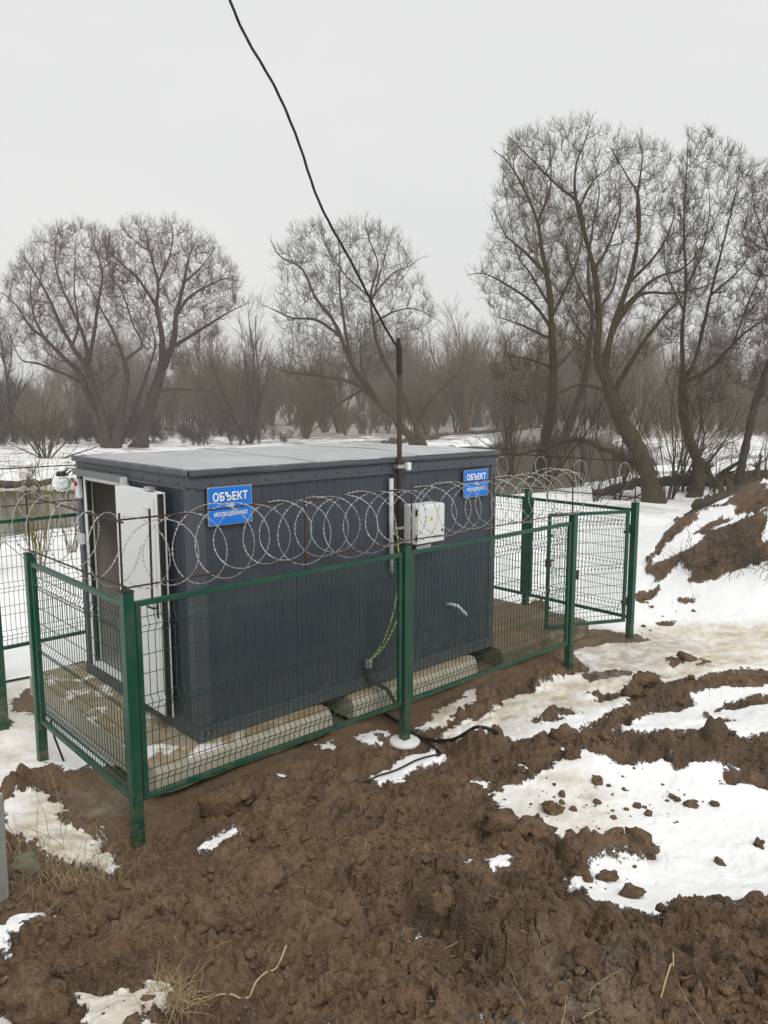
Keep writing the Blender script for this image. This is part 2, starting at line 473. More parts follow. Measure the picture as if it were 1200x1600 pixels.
# ---------------------------------------------------------------- snow / soil patches (outlines on the ground, metres)
PATCHES = [
    ('dirt', 1.0, [(-9.503, -3.763), (-4.438, -1.226), (-1.466, -3.904), (-0.398, -4.958), (0.869, -4.766), (2.92, -6.525), (4.852, -8.854), (0.781, -13.262)]),
    ('dirt', 1.0, [(-2.489, 2.223), (-1.223, 0.885), (-1.037, 1.229), (-0.897, 1.322), (-0.578, 0.808), (-0.244, 0.892), (0.477, 1.009), (4.814, 0.848), (6.255, 1.851), (6.866, 1.376), (5.769, 0.218), (6.158, -0.092), (6.454, -0.534), (5.995, -0.759), (5.565, -0.549), (5.18, -0.372), (4.655, -0.778), (4.165, -0.739), (3.375, -0.71), (2.623, -0.812), (2.073, -1.245), (2.565, -1.704), (2.863, -1.882), (3.612, -1.768), (4.518, -1.655), (5.021, -1.987), (6.205, -2.829), (5.676, -3.0), (4.654, -2.231), (3.692, -2.103), (2.933, -2.169), (3.272, -2.862), (3.965, -3.547), (-0.237, -4.88), (-1.493, -3.935), (-2.894, -2.138)]),
    ('dirt', 1.0, [(-0.613, 3.012), (-0.399, 3.197), (-0.248, 3.441), (-0.389, 2.816), (-0.537, 2.613), (-0.665, 2.737)]),
    ('dirt', 1.0, [(-1.043, 2.766), (-0.844, 2.607), (-0.729, 2.532), (-0.874, 2.303), (-1.122, 2.474)]),
    ('snow', 1.0, [(1.223, -2.121), (1.541, -2.072), (1.929, -2.032), (2.286, -1.984), (2.466, -2.109), (2.433, -2.227), (2.463, -2.363), (2.465, -2.484), (2.56, -2.664), (2.769, -2.833), (2.736, -2.987), (2.838, -3.017), (2.972, -3.219), (2.87, -3.316), (3.049, -3.491), (3.24, -3.8), (1.407, -4.382), (1.202, -4.185), (1.021, -3.906), (0.924, -3.802), (0.578, -3.823), (0.394, -3.664), (0.345, -3.517), (0.718, -3.248), (1.006, -3.212), (1.31, -3.356), (1.524, -3.401), (1.352, -3.241), (1.133, -3.133), (1.085, -2.867), (1.165, -2.426)]),
    ('snow', 0.95, [(-1.286, 0.728), (-1.1, 0.716), (-1.134, 0.349), (-1.082, 0.217), (-1.15, -0.048), (-1.089, -0.236), (-1.096, -0.372), (-0.968, -0.173), (-1.001, -0.347), (-1.149, -0.483), (-1.173, -0.832), (-1.279, -1.13), (-1.404, -1.141), (-1.392, -0.668), (-1.49, -0.47), (-1.528, -0.192), (-1.63, -0.034), (-1.523, 0.599)]),
    ('snow', 1.0, [(-2.086, -1.751), (-1.999, -1.655), (-1.927, -1.677), (-1.821, -1.696), (-1.922, -1.808), (-2.033, -1.873), (-2.093, -1.98), (-2.162, -2.024), (-2.308, -1.963), (-2.23, -1.628)]),
    ('snow', 0.8, [(-2.046, -2.557), (-1.999, -2.749), (-1.909, -2.854), (-1.732, -2.833), (-1.573, -2.874), (-1.746, -3.002), (-1.869, -3.056), (-1.885, -3.343), (-2.153, -3.02)]),
    ('snow', 1.0, [(-0.582, -1.144), (-0.442, -1.079), (-0.251, -1.114), (-0.271, -1.247), (-0.49, -1.288), (-0.594, -1.253)]),
    ('snow', 1.0, [(0.335, -2.64), (0.479, -2.676), (0.589, -2.811), (0.459, -2.823), (0.321, -2.784)]),
    ('snow', 1.0, [(-0.141, -2.872), (0.033, -2.783), (-0.001, -2.865), (-0.147, -2.926)]),
    ('snow', 1.0, [(-0.646, -3.28), (-0.586, -3.283), (-0.704, -3.447), (-0.778, -3.45)]),
    ('snow', 1.0, [(1.38, -0.314), (1.603, -0.31), (1.78, -0.298), (1.524, -0.563), (1.394, -0.502)]),
    ('snow', 1.0, [(1.037, -0.284), (1.237, -0.222), (1.146, -0.402), (0.992, -0.418)]),
    ('snow', 1.0, [(2.053, -0.47), (2.595, -0.398), (3.086, -0.228), (3.23, -0.363), (2.813, -0.542), (2.348, -0.645), (2.039, -0.731)]),
    ('snow', 1.0, [(2.12, -0.841), (2.504, -0.873), (2.762, -0.904), (3.461, -1.066), (3.86, -1.197), (3.372, -1.403), (2.667, -1.596), (2.312, -1.536), (2.148, -1.296), (1.99, -1.043)]),
    ('snow', 1.0, [(1.04, -0.991), (1.523, -0.883), (1.756, -1.021), (1.902, -1.044), (1.679, -1.267), (1.335, -1.198), (1.048, -1.223)]),
    ('snow', 1.0, [(1.411, -1.817), (1.546, -1.872), (1.496, -1.978), (1.347, -1.939)]),
    ('snow', 0.9, [(-0.746, 1.298), (-0.474, 1.164), (-0.587, 0.857), (-0.746, 0.959), (-0.808, 1.094)]),
    ('snow', 0.85, [(-0.526, 2.048), (-0.319, 1.593), (-0.314, 0.778), (-0.44, 0.499), (-0.445, 1.131), (-0.58, 1.725)]),
    ('dirt', 1.0, [(8.714, 0.58), (9.6, 1.014), (11.007, 1.391), (21.321, 5.842), (23.106, 6.308), (10.634, 0.743), (10.105, 0.869), (9.709, 0.896), (9.428, 0.8), (9.55, 0.577), (9.808, 0.313), (10.125, 0.134), (10.328, -0.204), (10.084, -0.564), (9.696, -0.88), (9.552, -1.685), (9.371, -1.757), (9.353, -1.032), (9.1, -0.657), (8.789, -0.503), (8.778, -0.203), (9.22, 0.18), (9.36, 0.419), (9.013, 0.348)]),
    ('dirt', 1.0, [(11.442, 1.166), (10.986, 0.307), (26.429, 6.62), (10.485, -0.541), (10.159, -1.442), (9.967, -1.519), (10.088, -0.709), (10.504, -0.125)]),
    ('dirt', 1.0, [(8.336, 0.597), (8.679, 0.391), (8.394, 0.151), (7.975, 0.338)]),
    ('dirt', 1.0, [(7.284, -0.272), (7.637, -0.419), (7.366, -0.526), (7.135, -0.43)]),
    ('dirt', 1.0, [(4.012, -1.679), (4.564, -1.477), (4.652, -1.582), (4.56, -1.819), (4.29, -1.78), (3.918, -1.806)]),
    ('dirt', 0.9, [(4.537, -0.793), (4.845, -1.071), (4.861, -1.388), (4.55, -1.166), (4.343, -0.963)]),
    ('dirt', 1.0, [(4.294, -2.4), (4.597, -2.522), (4.981, -2.745), (5.361, -3.101), (5.025, -3.209), (4.647, -2.873), (4.39, -2.673)]),
    ('dirt', 1.0, [(3.679, -2.706), (4.081, -2.681), (4.003, -2.831), (3.724, -2.889)]),
    ('dirt', 1.0, [(5.333, -1.454), (5.565, -1.496), (5.606, -1.673), (5.355, -1.677), (5.248, -1.56)]),
    ('dirt', 1.0, [(4.842, -1.438), (5.003, -1.508), (4.981, -1.726), (4.814, -1.647)]),
    ('dirt', 0.9, [(5.543, -1.779), (5.755, -1.797), (5.648, -1.958), (5.422, -1.91)]),
    ('dirt', 0.9, [(3.949, -1.337), (4.255, -1.423), (4.283, -1.599), (3.929, -1.542)]),
    ('dirt', 0.9, [(2.884, -1.402), (3.282, -1.349), (3.442, -1.47), (3.032, -1.595), (2.787, -1.546)]),
    ('dirt', 0.9, [(5.333, -2.273), (5.637, -2.357), (5.626, -2.499), (5.305, -2.421)]),
    ('dirt', 0.9, [(10.176, 0.496), (10.474, 0.299), (10.459, -0.038), (10.25, 0.082), (10.012, 0.301)]),
    ('dirt', 0.9, [(8.322, -0.121), (8.434, -0.323), (8.374, -0.454), (8.23, -0.272)]),
    ('dirty', 1.0, [(4.339, -0.881), (5.514, -0.153), (6.297, -0.207), (7.676, -0.836), (8.246, -2.162), (6.383, -2.772), (5.125, -2.01), (4.485, -1.598), (3.563, -1.616), (3.093, -1.404), (2.09, -1.42), (1.704, -0.824), (2.239, -0.282), (3.227, -0.292)]),
    ('dirty', 0.7, [(1.223, -2.121), (1.929, -2.032), (2.286, -1.984), (2.175, -2.659), (1.578, -3.209), (1.114, -3.145), (1.165, -2.426)]),
    ('dirty', 1.0, [(-1.327, 0.958), (-0.682, 0.292), (-1.339, -1.277), (-1.814, -0.758)]),
    ('dirty', 0.8, [(-2.063, -2.25), (-1.506, -2.867), (-1.83, -3.426), (-2.27, -2.894)]),
    ('dirty', 0.6, [(-0.994, 4.533), (-0.122, 3.602), (-1.1, 0.716), (-1.708, 1.373)]),
    ('ice', 1.0, [(-0.896, 0.42), (-0.645, 0.51), (-0.558, 0.262), (-0.704, -0.005), (-0.927, -0.049), (-1.017, 0.103)]),
    ('ice', 1.0, [(-0.563, -3.989), (-0.282, -3.998), (-0.381, -4.149), (-0.723, -4.267), (-0.82, -4.192), (-0.809, -4.069)]),
    ('ice', 0.8, [(5.286, -0.303), (5.533, -0.661), (6.697, -0.469), (6.395, -1.426), (4.899, -1.367), (4.345, -1.046)]),
]


def ground_masks(x, y):
    """snow cover, dirtiness, ice film and lump relief at ground points"""
    n1 = fbm(x * 2.2, y * 2.2, 4, 0.55, seed=3)
    n2 = fbm(x * 2.2 + 31.7, y * 2.2 - 12.1, 4, 0.55, seed=9)
    n3 = fbm(x * 14, y * 14, 3, 0.6, seed=15)
    xw, yw = x + 0.17 * n1 + 0.07 * n3, y + 0.17 * n2 - 0.07 * n3
    snow, dirty, ice = np.ones_like(x), np.zeros_like(x), np.zeros_like(x)
    for kind, val, poly in PATCHES:
        P = np.array(poly)
        mgn = 0.6
        sel = (x > P[:, 0].min() - mgn) & (x < P[:, 0].max() + mgn) & (y > P[:, 1].min() - mgn) & (y < P[:, 1].max() + mgn)
        if not sel.any():
            continue
        soft = 0.10 if kind in ('snow', 'dirt') else 0.25
        k = sstep(-soft, soft, poly_sd(xw[sel], yw[sel], P)) * val
        if kind == 'snow':
            snow[sel] = np.maximum(snow[sel], k)
        elif kind == 'dirt':
            snow[sel] = np.minimum(snow[sel], 1 - k)
        elif kind == 'dirty':
            dirty[sel] = np.maximum(dirty[sel], k)
        else:
            ice[sel] = np.maximum(ice[sel], k)
    return snow, dirty, ice


def compound(x, y):
    """flat trodden soil inside the fence"""
    return sstep(-0.60, -0.2, y) * sstep(4.4, 3.4, y) * sstep(-1.3, -0.5, x) * sstep(7.0, 5.9, x)


def ground_full(x, y, relief=True):
    h = base_h(x, y)
    snow, dirty, ice = ground_masks(x, y)
    dx, dy = x + 3.06, y + 5.63
    dist = np.sqrt(dx * dx + dy * dy)
    fade = 1 - sstep(18, 40, dist)
    near = 1 - sstep(12, 18, dist)
    flat = compound(x, y)
    # ground beside the fence front is trodden smoother
    tread = sstep(-1.35, -0.75, y) * sstep(7.5, 6.0, x) * sstep(-1.6, -0.6, x)
    rough = (1 - 0.75 * flat) * (1 - 0.15 * tread)
    wx, wy = x + 0.05 * fbm(x * 6, y * 6, 2, seed=51), y + 0.05 * fbm(x * 6 + 7, y * 6, 2, seed=52)
    big = clods(wx * 2.6, wy * 2.6, 60, 0.5) / 2.6
    mid = clods(wx * 7, wy * 7, 70, 0.7) / 7
    small = clods(wx * 17, wy * 17, 80, 0.95) / 17
    tiny = clods(wx * 34, wy * 34, 90, 0.95) / 34
    amp = 0.55 + 0.9 * sstep(-0.25, 0.35, fbm(x * 0.9, y * 0.9, 3, seed=55))
    und = 0.17 * fbm(x * 1.0, y * 1.0, 4, 0.55, seed=30)
    lump = und + amp * (0.50 * big + 0.42 * mid) + 0.62 * small + 0.75 * tiny * near + 0.035 * fbm(x * 12, y * 12, 5, 0.62, seed=35) + 0.05 * (0.25 - np.abs(fbm(x * 4.5, y * 4.5, 4, 0.55, seed=37)))
    # cracked, sliced surface: creases between big lumps
    crease = np.abs(fbm(x * 3.1, y * 3.1, 4, 0.55, seed=36))
    lump = lump - 0.05 * np.exp(-(crease / 0.016) ** 2) * amp
    soil_relief = lump * rough
    snow_relief = 0.05 * fbm(x * 0.9, y * 0.9, 3, 0.5, seed=31) + 0.006 * fbm(x * 7, y * 7, 2, 0.5, seed=32) + 0.028
    snow_relief = snow_relief + dirty * (0.02 * fbm(x * 9, y * 9, 4, 0.6, seed=33) - 0.01)
    # soil lumps stick out of thin snow
    cover = np.clip(snow - 1.6 * np.clip(0.42 * amp * mid + 0.5 * big - 0.10, 0, 1) * near * (0.55 + 1.7 * dirty) , 0, 1)
    cover = np.where(snow > 0.03, cover, 0)
    mixs = sstep(0.25, 0.8, cover)
    rel = soil_relief * (1 - mixs) + (snow_relief + 0.12 * soil_relief) * mixs
    rel = rel * (1 - 0.8 * ice)
    h = h + rel * (fade * 0.98 + 0.02) - 0.02
    # low hummocks further away
    h = h + (1 - fade) * 0.25 * fbm(x * 0.25, y * 0.25, 3, seed=34)
    wet = (1 - mixs)
    return h, cover, dirty, ice


def ground_z(x, y):
    h = ground_full(np.array([float(x)]), np.array([float(y)]))[0]
    return float(h[0])


def ground_material():
    m = NT('ground_snow_and_soil')
    snow, dirty, ice = m.attr('snow'), m.attr('dirty'), m.attr('ice')
    far = m.attr('far')
    n_f = m.noise(28, 6, 0.65)
    n_m = m.noise(5.0, 6, 0.6)
    n_l = m.noise(0.9, 4, 0.6)
    # soil: dark wet loam with paler dried crumbs and sandy patches
    soil = m.ramp(n_m, [(0.25, (0.064, 0.036, 0.0195)), (0.5, (0.122, 0.073, 0.040)), (0.78, (0.21, 0.134, 0.077))])
    soil = m.mix(m.ramp(n_f, [(0.38, 0.0), (0.66, 1.0)]), soil, m.mix(0.5, soil, (0.25, 0.172, 0.108)))
    damp = m.ramp(m.noise(1.15, 5, 0.65), [(0.46, 0.0), (0.60, 1.0)])
    soil = m.mix(m.math('MULTIPLY', damp, 0.62), soil, m.mix(0.75, soil, (0.030, 0.019, 0.012)))
    sandy = m.attr('sandy')
    soil = m.mix(m.math('MULTIPLY', sandy, m.ramp(n_l, [(0.3, 0.35), (0.6, 1.0)])), soil, (0.20, 0.135, 0.08))
    # snow: bright, with grains of soil and yellowish melt where trodden
    grain = m.ramp(m.noise(55, 5, 0.7), [(0.60, 0.0), (0.72, 1.0)])
    blot = m.ramp(n_m, [(0.42, 0.0), (0.68, 1.0)])
    snowc = m.mix(m.ramp(n_l, [(0.35, 0.0), (0.75, 0.3)]), (0.88, 0.885, 0.89), (0.76, 0.745, 0.70))
    melt = m.mix(blot, (0.66, 0.59, 0.47), (0.36, 0.28, 0.19))
    snowc = m.mix(m.math('MULTIPLY', dirty, m.ramp(m.noise(2.6, 5, 0.65), [(0.32, 0.25), (0.62, 1.0)])), snowc, melt)
    g_amt = m.math('MULTIPLY', grain, m.math('MULTIPLY_ADD', dirty, 0.6, 0.22))
    snowc = m.mix(g_amt, snowc, (0.09, 0.06, 0.04))
    # litter, dry weeds showing through the snow further out
    lit = m.math('MULTIPLY', far, m.ramp(m.math('MULTIPLY_ADD', m.attr('wood'), 0.16, m.noise(0.35, 6, 0.75)), [(0.50, 0.0), (0.60, 1.0)]))
    snowc = m.mix(m.math('MULTIPLY', lit, 0.8), snowc, (0.13, 0.10, 0.07))
    # ragged edge finer than the mesh
    e = m.math('MULTIPLY_ADD', m.noise(24, 6, 0.75), 1.3, m.math('SUBTRACT', snow, 0.65))
    edge = m.ramp(e, [(0.46, 0.0), (0.60, 1.0)])
    col = m.mix(edge, soil, snowc)
    icef = m.math('MULTIPLY', ice, m.ramp(m.noise(7, 5, 0.6), [(0.38, 0.0), (0.6, 0.75)]))
    col = m.mix(icef, col, (0.30, 0.27, 0.23))
    rough = m.mix(edge, m.mix(damp, m.ramp(n_m, [(0.3, 0.7), (0.7, 0.95)]), m.ramp(n_m, [(0.3, 0.34), (0.7, 0.6)])), (0.75, 0.75, 0.75))
    rough = m.mix(icef, rough, (0.16, 0.16, 0.16))
    m.set(color=col, rough=rough, spec=0.35)
    b1 = m.bump(m.math('MULTIPLY', m.noise(60, 4, 0.72), m.math('MULTIPLY_ADD', edge, -0.8, 1.0)), 0.8, 0.014)
    vor = m.voronoi(75)
    b2 = m.bump(m.math('MULTIPLY', m.math('SUBTRACT', 1.0, vor), m.math('SUBTRACT', 1.0, edge)), 0.8, 0.010, b1)
    m.set(normal=b2)
    return m.mat


def build_ground():
    cx, cy = -3.06, -5.63
    # rings: fine where the photograph looks, growing with distance
    pitch = R(8.14)
    ang = []
    for py in np.arange(1740, 640, -1.75):
        ang.append(pitch + math.atan((py - 800) / 1203))
    rad = []
    for k, a in enumerate(ang):
        rad.append((1.9 + 1.3 * min(1.0, k / 330)) / math.tan(a))
    rad = np.array(rad)
    near = np.linspace(0.3, rad[0], 10)[:-1]
    far = np.geomspace(rad[-1], 900, 40)[1:]
    rad = np.concatenate([near, rad, far])
    fine = np.linspace(R(-33), R(33), 680)
    coarse = np.linspace(R(33), R(327), 100)[1:-1]
    th = np.concatenate([fine, coarse])
    a0 = math.atan2(VIEW[1], VIEW[0])
    A, Rr = np.meshgrid(a0 - th, rad)
    X, Yy = cx + Rr * np.cos(A), cy + Rr * np.sin(A)
    x, y = X.ravel(), Yy.ravel()
    h, snow, dirty, ice = ground_full(x, y)
    nr, nc = X.shape
    i = np.arange(nr - 1)[:, None] * nc
    j = np.arange(nc)[None]
    j2 = (j + 1) % nc
    faces = np.stack([i + j, i + nc + j, i + nc + j2, i + j2], -1).reshape(-1, 4)
    verts = np.stack([x, y, h], -1)
    # close the hole under the camera
    me = np_mesh('ground', verts, faces[:, ::-1], ground_material(), True)
    for nm, arr in (('snow', snow), ('dirty', dirty), ('ice', ice),
                    ('far', sstep(14, 40, np.hypot(x - cx, y - cy))),
                    ('wood', sstep(72, 100, (x - cx) * VIEW[0] + (y - cy) * VIEW[1])),
                    ('sandy', np.clip(compound(x, y) + 0.12 * sstep(-1.3, -0.6, y) * sstep(8.0, 6.0, x) * sstep(-0.9, 0.4, x) * sstep(6, 4, y), 0, 1))):
        at = me.attributes.new(nm, 'FLOAT', 'POINT')
        at.data.foreach_set('value', arr.astype(np.float32))
    o = bpy.data.objects.new('ground', me)
    link(o)
    o['kind'] = 'structure'
    return o, verts, snow


GROUND, G_VERTS, G_SNOW = build_ground()

# ---------------------------------------------------------------- river
def water_material():
    m = NT('river_water')
    n = m.noise(1.2, 4, 0.55, stretch=(1, 1, 1))
    m.set(color=m.mix(m.noise(0.15, 3), (0.075, 0.064, 0.044), (0.115, 0.10, 0.07)), rough=0.09, spec=0.3, ior=1.33,
          normal=m.bump(n, 0.10, 0.05))
    return m.mat


wb = MB()
xs = [p[0] for p in RIVER]; ys = [p[1] for p in RIVER]
x0, x1, y0, y1 = min(xs) - 6, max(xs) + 6, min(ys) - 6, max(ys) + 6
wb.add([(x0, y0, WATER_Z), (x1, y0, WATER_Z), (x1, y1, WATER_Z), (x0, y1, WATER_Z)], [(0, 1, 2, 3)])
tag(wb.build('river_water', water_material()), kind='structure')

# ================================================================= MATERIALS FOR BUILT THINGS
M = {}
M['anthracite'] = painted('anthracite_sheet', (0.040, 0.049, 0.064), 0.44, (0.15, 0.135, 0.115), 0.38, 2.2, low=(-0.1, 1.0, 0.55))
M['anthracite_trim'] = painted('anthracite_trim', (0.068, 0.076, 0.088), 0.48, (0.17, 0.15, 0.13), 0.3, 3.0, low=(-0.1, 0.5, 0.5))
M['green'] = painted('green_powder_coat', (0.003, 0.062, 0.036), 0.38, (0.17, 0.125, 0.08), 0.45, 4.0, low=(-0.4, 0.8, 0.9))
M['green_wire'] = painted('green_mesh_wire', (0.006, 0.055, 0.034), 0.4, (0.10, 0.08, 0.06), 0.2, 6.0)
M['white'] = painted('white_paint', (0.74, 0.75, 0.74), 0.38, (0.42, 0.38, 0.32), 0.2, 2.5)
M['beige'] = painted('beige_lining', (0.40, 0.375, 0.325), 0.55, (0.25, 0.22, 0.18), 0.2, 2.0)
M['seal'] = painted('black_rubber', (0.018, 0.018, 0.019), 0.6, (0.08, 0.07, 0.06), 0.3, 6.0)
M['black'] = painted('black_cable', (0.012, 0.012, 0.013), 0.45, (0.07, 0.055, 0.04), 0.25, 6.0)
M['galv'] = painted('galvanised_steel', (0.42, 0.43, 0.43), 0.4, (0.22, 0.20, 0.17), 0.35, 8.0, metal=0.75)
M['rust'] = painted('rusty_steel', (0.040, 0.024, 0.017), 0.75, (0.12, 0.055, 0.025), 0.6, 9.0, bump=0.4)
M['mast'] = painted('brown_mast_paint', (0.045, 0.030, 0.021), 0.55, (0.14, 0.075, 0.04), 0.4, 6.0)
M['blue'] = painted('blue_sign_face', (0.002, 0.17, 0.66), 0.45, (0.45, 0.47, 0.5), 0.10, 7.0)
M['letter'] = painted('white_sign_print', (0.80, 0.81, 0.82), 0.45, (0.5, 0.5, 0.5), 0.2, 8.0)
M['yellow'] = painted('yellow_print', (0.75, 0.60, 0.03), 0.5, (0.3, 0.25, 0.1), 0.2, 8.0)
M['yellow_wire'] = painted('yellow_insulation', (0.72, 0.70, 0.28), 0.45, (0.3, 0.25, 0.1), 0.2, 8.0)
M['green_ins'] = painted('green_insulation', (0.04, 0.24, 0.05), 0.45, (0.1, 0.12, 0.05), 0.2, 8.0)
M['red'] = painted('red_plastic', (0.42, 0.015, 0.012), 0.3, (0.2, 0.05, 0.04), 0.2, 8.0)
M['plastic_grey'] = painted('pale_grey_plastic', (0.52, 0.54, 0.55), 0.45, (0.3, 0.28, 0.25), 0.2, 8.0)


def roof_material():
    m = NT('weathered_roof_sheet')
    n = m.noise(1.3, 6, 0.65)
    n2 = m.noise(6, 5, 0.7)
    c = m.mix(m.ramp(n, [(0.3, 0.0), (0.7, 1.0)]), (0.34, 0.355, 0.37), (0.46, 0.47, 0.475))
    c = m.mix(m.ramp(m.noise(2.4, 6, 0.7, dist=0.6), [(0.60, 0.0), (0.70, 0.8)]), c, (0.20, 0.15, 0.10))
    m.set(color=c, rough=m.ramp(n2, [(0.3, 0.28), (0.7, 0.6)]), metal=0.1, normal=m.bump(m.noise(2.0, 3), 0.3, 0.02))
    return m.mat


def concrete_material(name='old_concrete', mud=0.0):
    m = NT(name)
    n = m.noise(4, 6, 0.7)
    c = m.mix(n, (0.30, 0.27, 0.215), (0.48, 0.44, 0.36))
    z = m.sep(m.normal)[2]
    # trodden sandy clay lies on the upper face
    sand = m.math('MULTIPLY', m.ramp(z, [(0.6, 0.0), (0.95, 1.0)]), m.ramp(m.noise(3.1, 6, 0.7), [(0.36, 0.25), (0.56, 1.0)]))
    c = m.mix(sand, c, m.mix(m.noise(9, 5, 0.7), (0.19, 0.125, 0.07), (0.36, 0.27, 0.16)))
    c = m.mix(m.ramp(m.noise(2.3, 5, 0.65), [(0.62, 0.0), (0.72, 0.6)]), c, (0.09, 0.065, 0.045))
    if not mud:
        px_ = m.sep(m.pos)
        zone = m.math('MULTIPLY', m.math('MULTIPLY_ADD', px_[0], -1.6, 0.9, clamp=True), m.ramp(z, [(0.6, 0.0), (0.95, 1.0)]))
        c = m.mix(m.math('MULTIPLY', zone, m.ramp(m.noise(2.1, 5, 0.65), [(0.52, 0.0), (0.58, 1.0)])), c, (0.78, 0.77, 0.75))
    if mud:
        c = m.mix(m.ramp(m.noise(1.7, 6, 0.7), [(0.5 - mud * 0.4, 0.0), (0.62 - mud * 0.3, 0.95)]), c, m.mix(m.noise(7, 5, 0.7), (0.085, 0.055, 0.034), (0.19, 0.13, 0.08)))
    m.set(color=c, rough=0.9, normal=m.bump(m.noise(40, 5, 0.7), 0.6, 0.008))
    return m.mat


M['roof'] = roof_material()
M['straw_tin'] = painted('passivated_zinc', (0.20, 0.15, 0.07), 0.5, (0.1, 0.07, 0.04), 0.4, 9.0)
M['concrete'] = concrete_material()
M['muddy_concrete'] = concrete_material('muddy_concrete', 0.5)


def glass_mat(name, col, rough=0.05):
    m = NT(name)
    m.set(color=col, rough=rough, trans=0.75, ior=1.45)
    return m.mat


M['lamp_glass'] = glass_mat('ribbed_lamp_glass', (0.86, 0.90, 0.88), 0.2)

# ================================================================= FOUNDATION SLABS
def slab(x0, x1, y0, y1, label, seed, mat='concrete'):
    """road slab with a rounded long edge"""
    rr = random.Random(seed)
    b = MB()
    prof = [(y0 + 0.02, -0.24), (y0 - 0.012, -0.20), (y0, -0.10), (y0 + 0.012, -0.055), (y0 + 0.04, -0.018), (y0 + 0.09, -0.006), (y0 + 0.5, -0.005), (y1, -0.006), (y1 + 0.01, -0.24)]
    n = 14
    vs, fs = [], []
    for i in range(n + 1):
        x = x0 + (x1 - x0) * i / n
        end = 0.03 if i in (0, n) else 0.0
        for k, (y, z) in enumerate(prof):
            j = rr.uniform(-0.006, 0.006) if 0 < i < n else 0
            inner = 1 if k < 5 else 0
            vs.append((x, y + j + end * inner, z + (j * 0.5 if k < 5 else 0) - (end * 0.5 if 0 < k < 8 else 0)))
    K = len(prof)
    for i in range(n):
        for k in range(K - 1):
            fs.append((i * K + k, i * K + k + 1, (i + 1) * K + k + 1, (i + 1) * K + k))
    fs.append(tuple(range(K)))
    fs.append(tuple(reversed([n * K + k for k in range(K)])))
    # recentre so that the object origin sits on the slab
    cx, cy = (x0 + x1) / 2, (y0 + y1) / 2
    b.add([(v[0] - cx, v[1] - cy, v[2]) for v in vs], [tuple(reversed(f)) for f in fs])
    o = b.build('concrete_slab', M[mat], smooth=False)
    o.location = (cx, cy, 0)
    tag(o, label, 'slab', 'foundation slabs under the cabin')
    return o


slab(-0.48, 1.32, -0.19, 2.75, 'pale concrete slab with rounded edge under the cabin by the open door', 1)
slab(1.64, 3.50, -0.13, 2.75, 'concrete slab under the middle of the cabin behind the round-footed fence post', 2)
slab(3.92, 5.75, -0.17, 2.60, 'muddy concrete slab jutting past the far end of the cabin towards the open gate', 3, 'muddy_concrete')

# ================================================================= CABIN
L, W, H = 3.912, 2.40, 2.337
cabin = empty('container_cabin', (0, 0, 0), 0,
              'dark grey ribbed metal container cabin with open white door standing on concrete slabs', 'cabin')


def ribbed(p0, axis, length, z0, z1, out, n_rib, name='wall_panel', parent=cabin):
    """sheet of micro-ribbed cladding: shallow grooves, each panel its own mesh. axis/out are unit 2d vectors"""
    b = MB()
    prof = []
    pitch = length / n_rib
    g, dp = 0.010, 0.0032
    prof.append((0.002, -0.012))
    prof.append((0.002, 0.0))
    for k in range(n_rib):
        a = pitch * k + pitch / 2
        prof += [(a - g, 0.0), (a - g * 0.45, -dp), (a + g * 0.45, -dp), (a + g, 0.0)]
    prof += [(length - 0.002, 0.0), (length - 0.002, -0.012)]
    vs = []
    for z in (z0, z1):
        for t, d in prof:
            vs.append((p0[0] + axis[0] * t + out[0] * d, p0[1] + axis[1] * t + out[1] * d, z))
    K = len(prof)
    fs = [(k, k + 1, K + k + 1, K + k) for k in range(K - 1)]
    b.add(vs, fs)
    return b.build(name, M['anthracite'], parent)


zb, zt = 0.13, 2.17
# long front wall, four sheets between the corner posts
fx0, fx1 = 0.13, L - 0.10
nw = 4
for k in range(nw):
    a = fx0 + (fx1 - fx0) * k / nw
    ribbed((a, 0.012), (1, 0), (fx1 - fx0) / nw, zb, zt, (0, -1), 9)
# far end and back walls
for k in range(2):
    ribbed((L - 0.012, 0.12 + k * 1.08), (0, 1), 1.08, zb, zt, (1, 0), 9)
for k in range(nw):
    a = fx1 - (fx1 - fx0) * k / nw
    ribbed((a, W - 0.012), (-1, 0), (fx1 - fx0) / nw, zb, zt, (0, 1), 9)
# door end wall around the opening (runs from the back corner to the front corner)
DY0, DY1, DZ0, DZ1 = 1.20, 2.12, 0.19, 2.10        # clear opening with frame
ribbed((0.012, W - 0.10), (0, -1), W - 0.10 - DY1 - 0.04, zb, zt, (-1, 0), 2)
ribbed((0.012, DY0 - 0.04), (0, -1), DY0 - 0.04 - 0.13, zb, zt, (-1, 0), 10)
ribbed((0.012, DY1 + 0.038), (0, -1), DY1 - DY0 + 0.076, DZ1 + 0.03, zt, (-1, 0), 9)

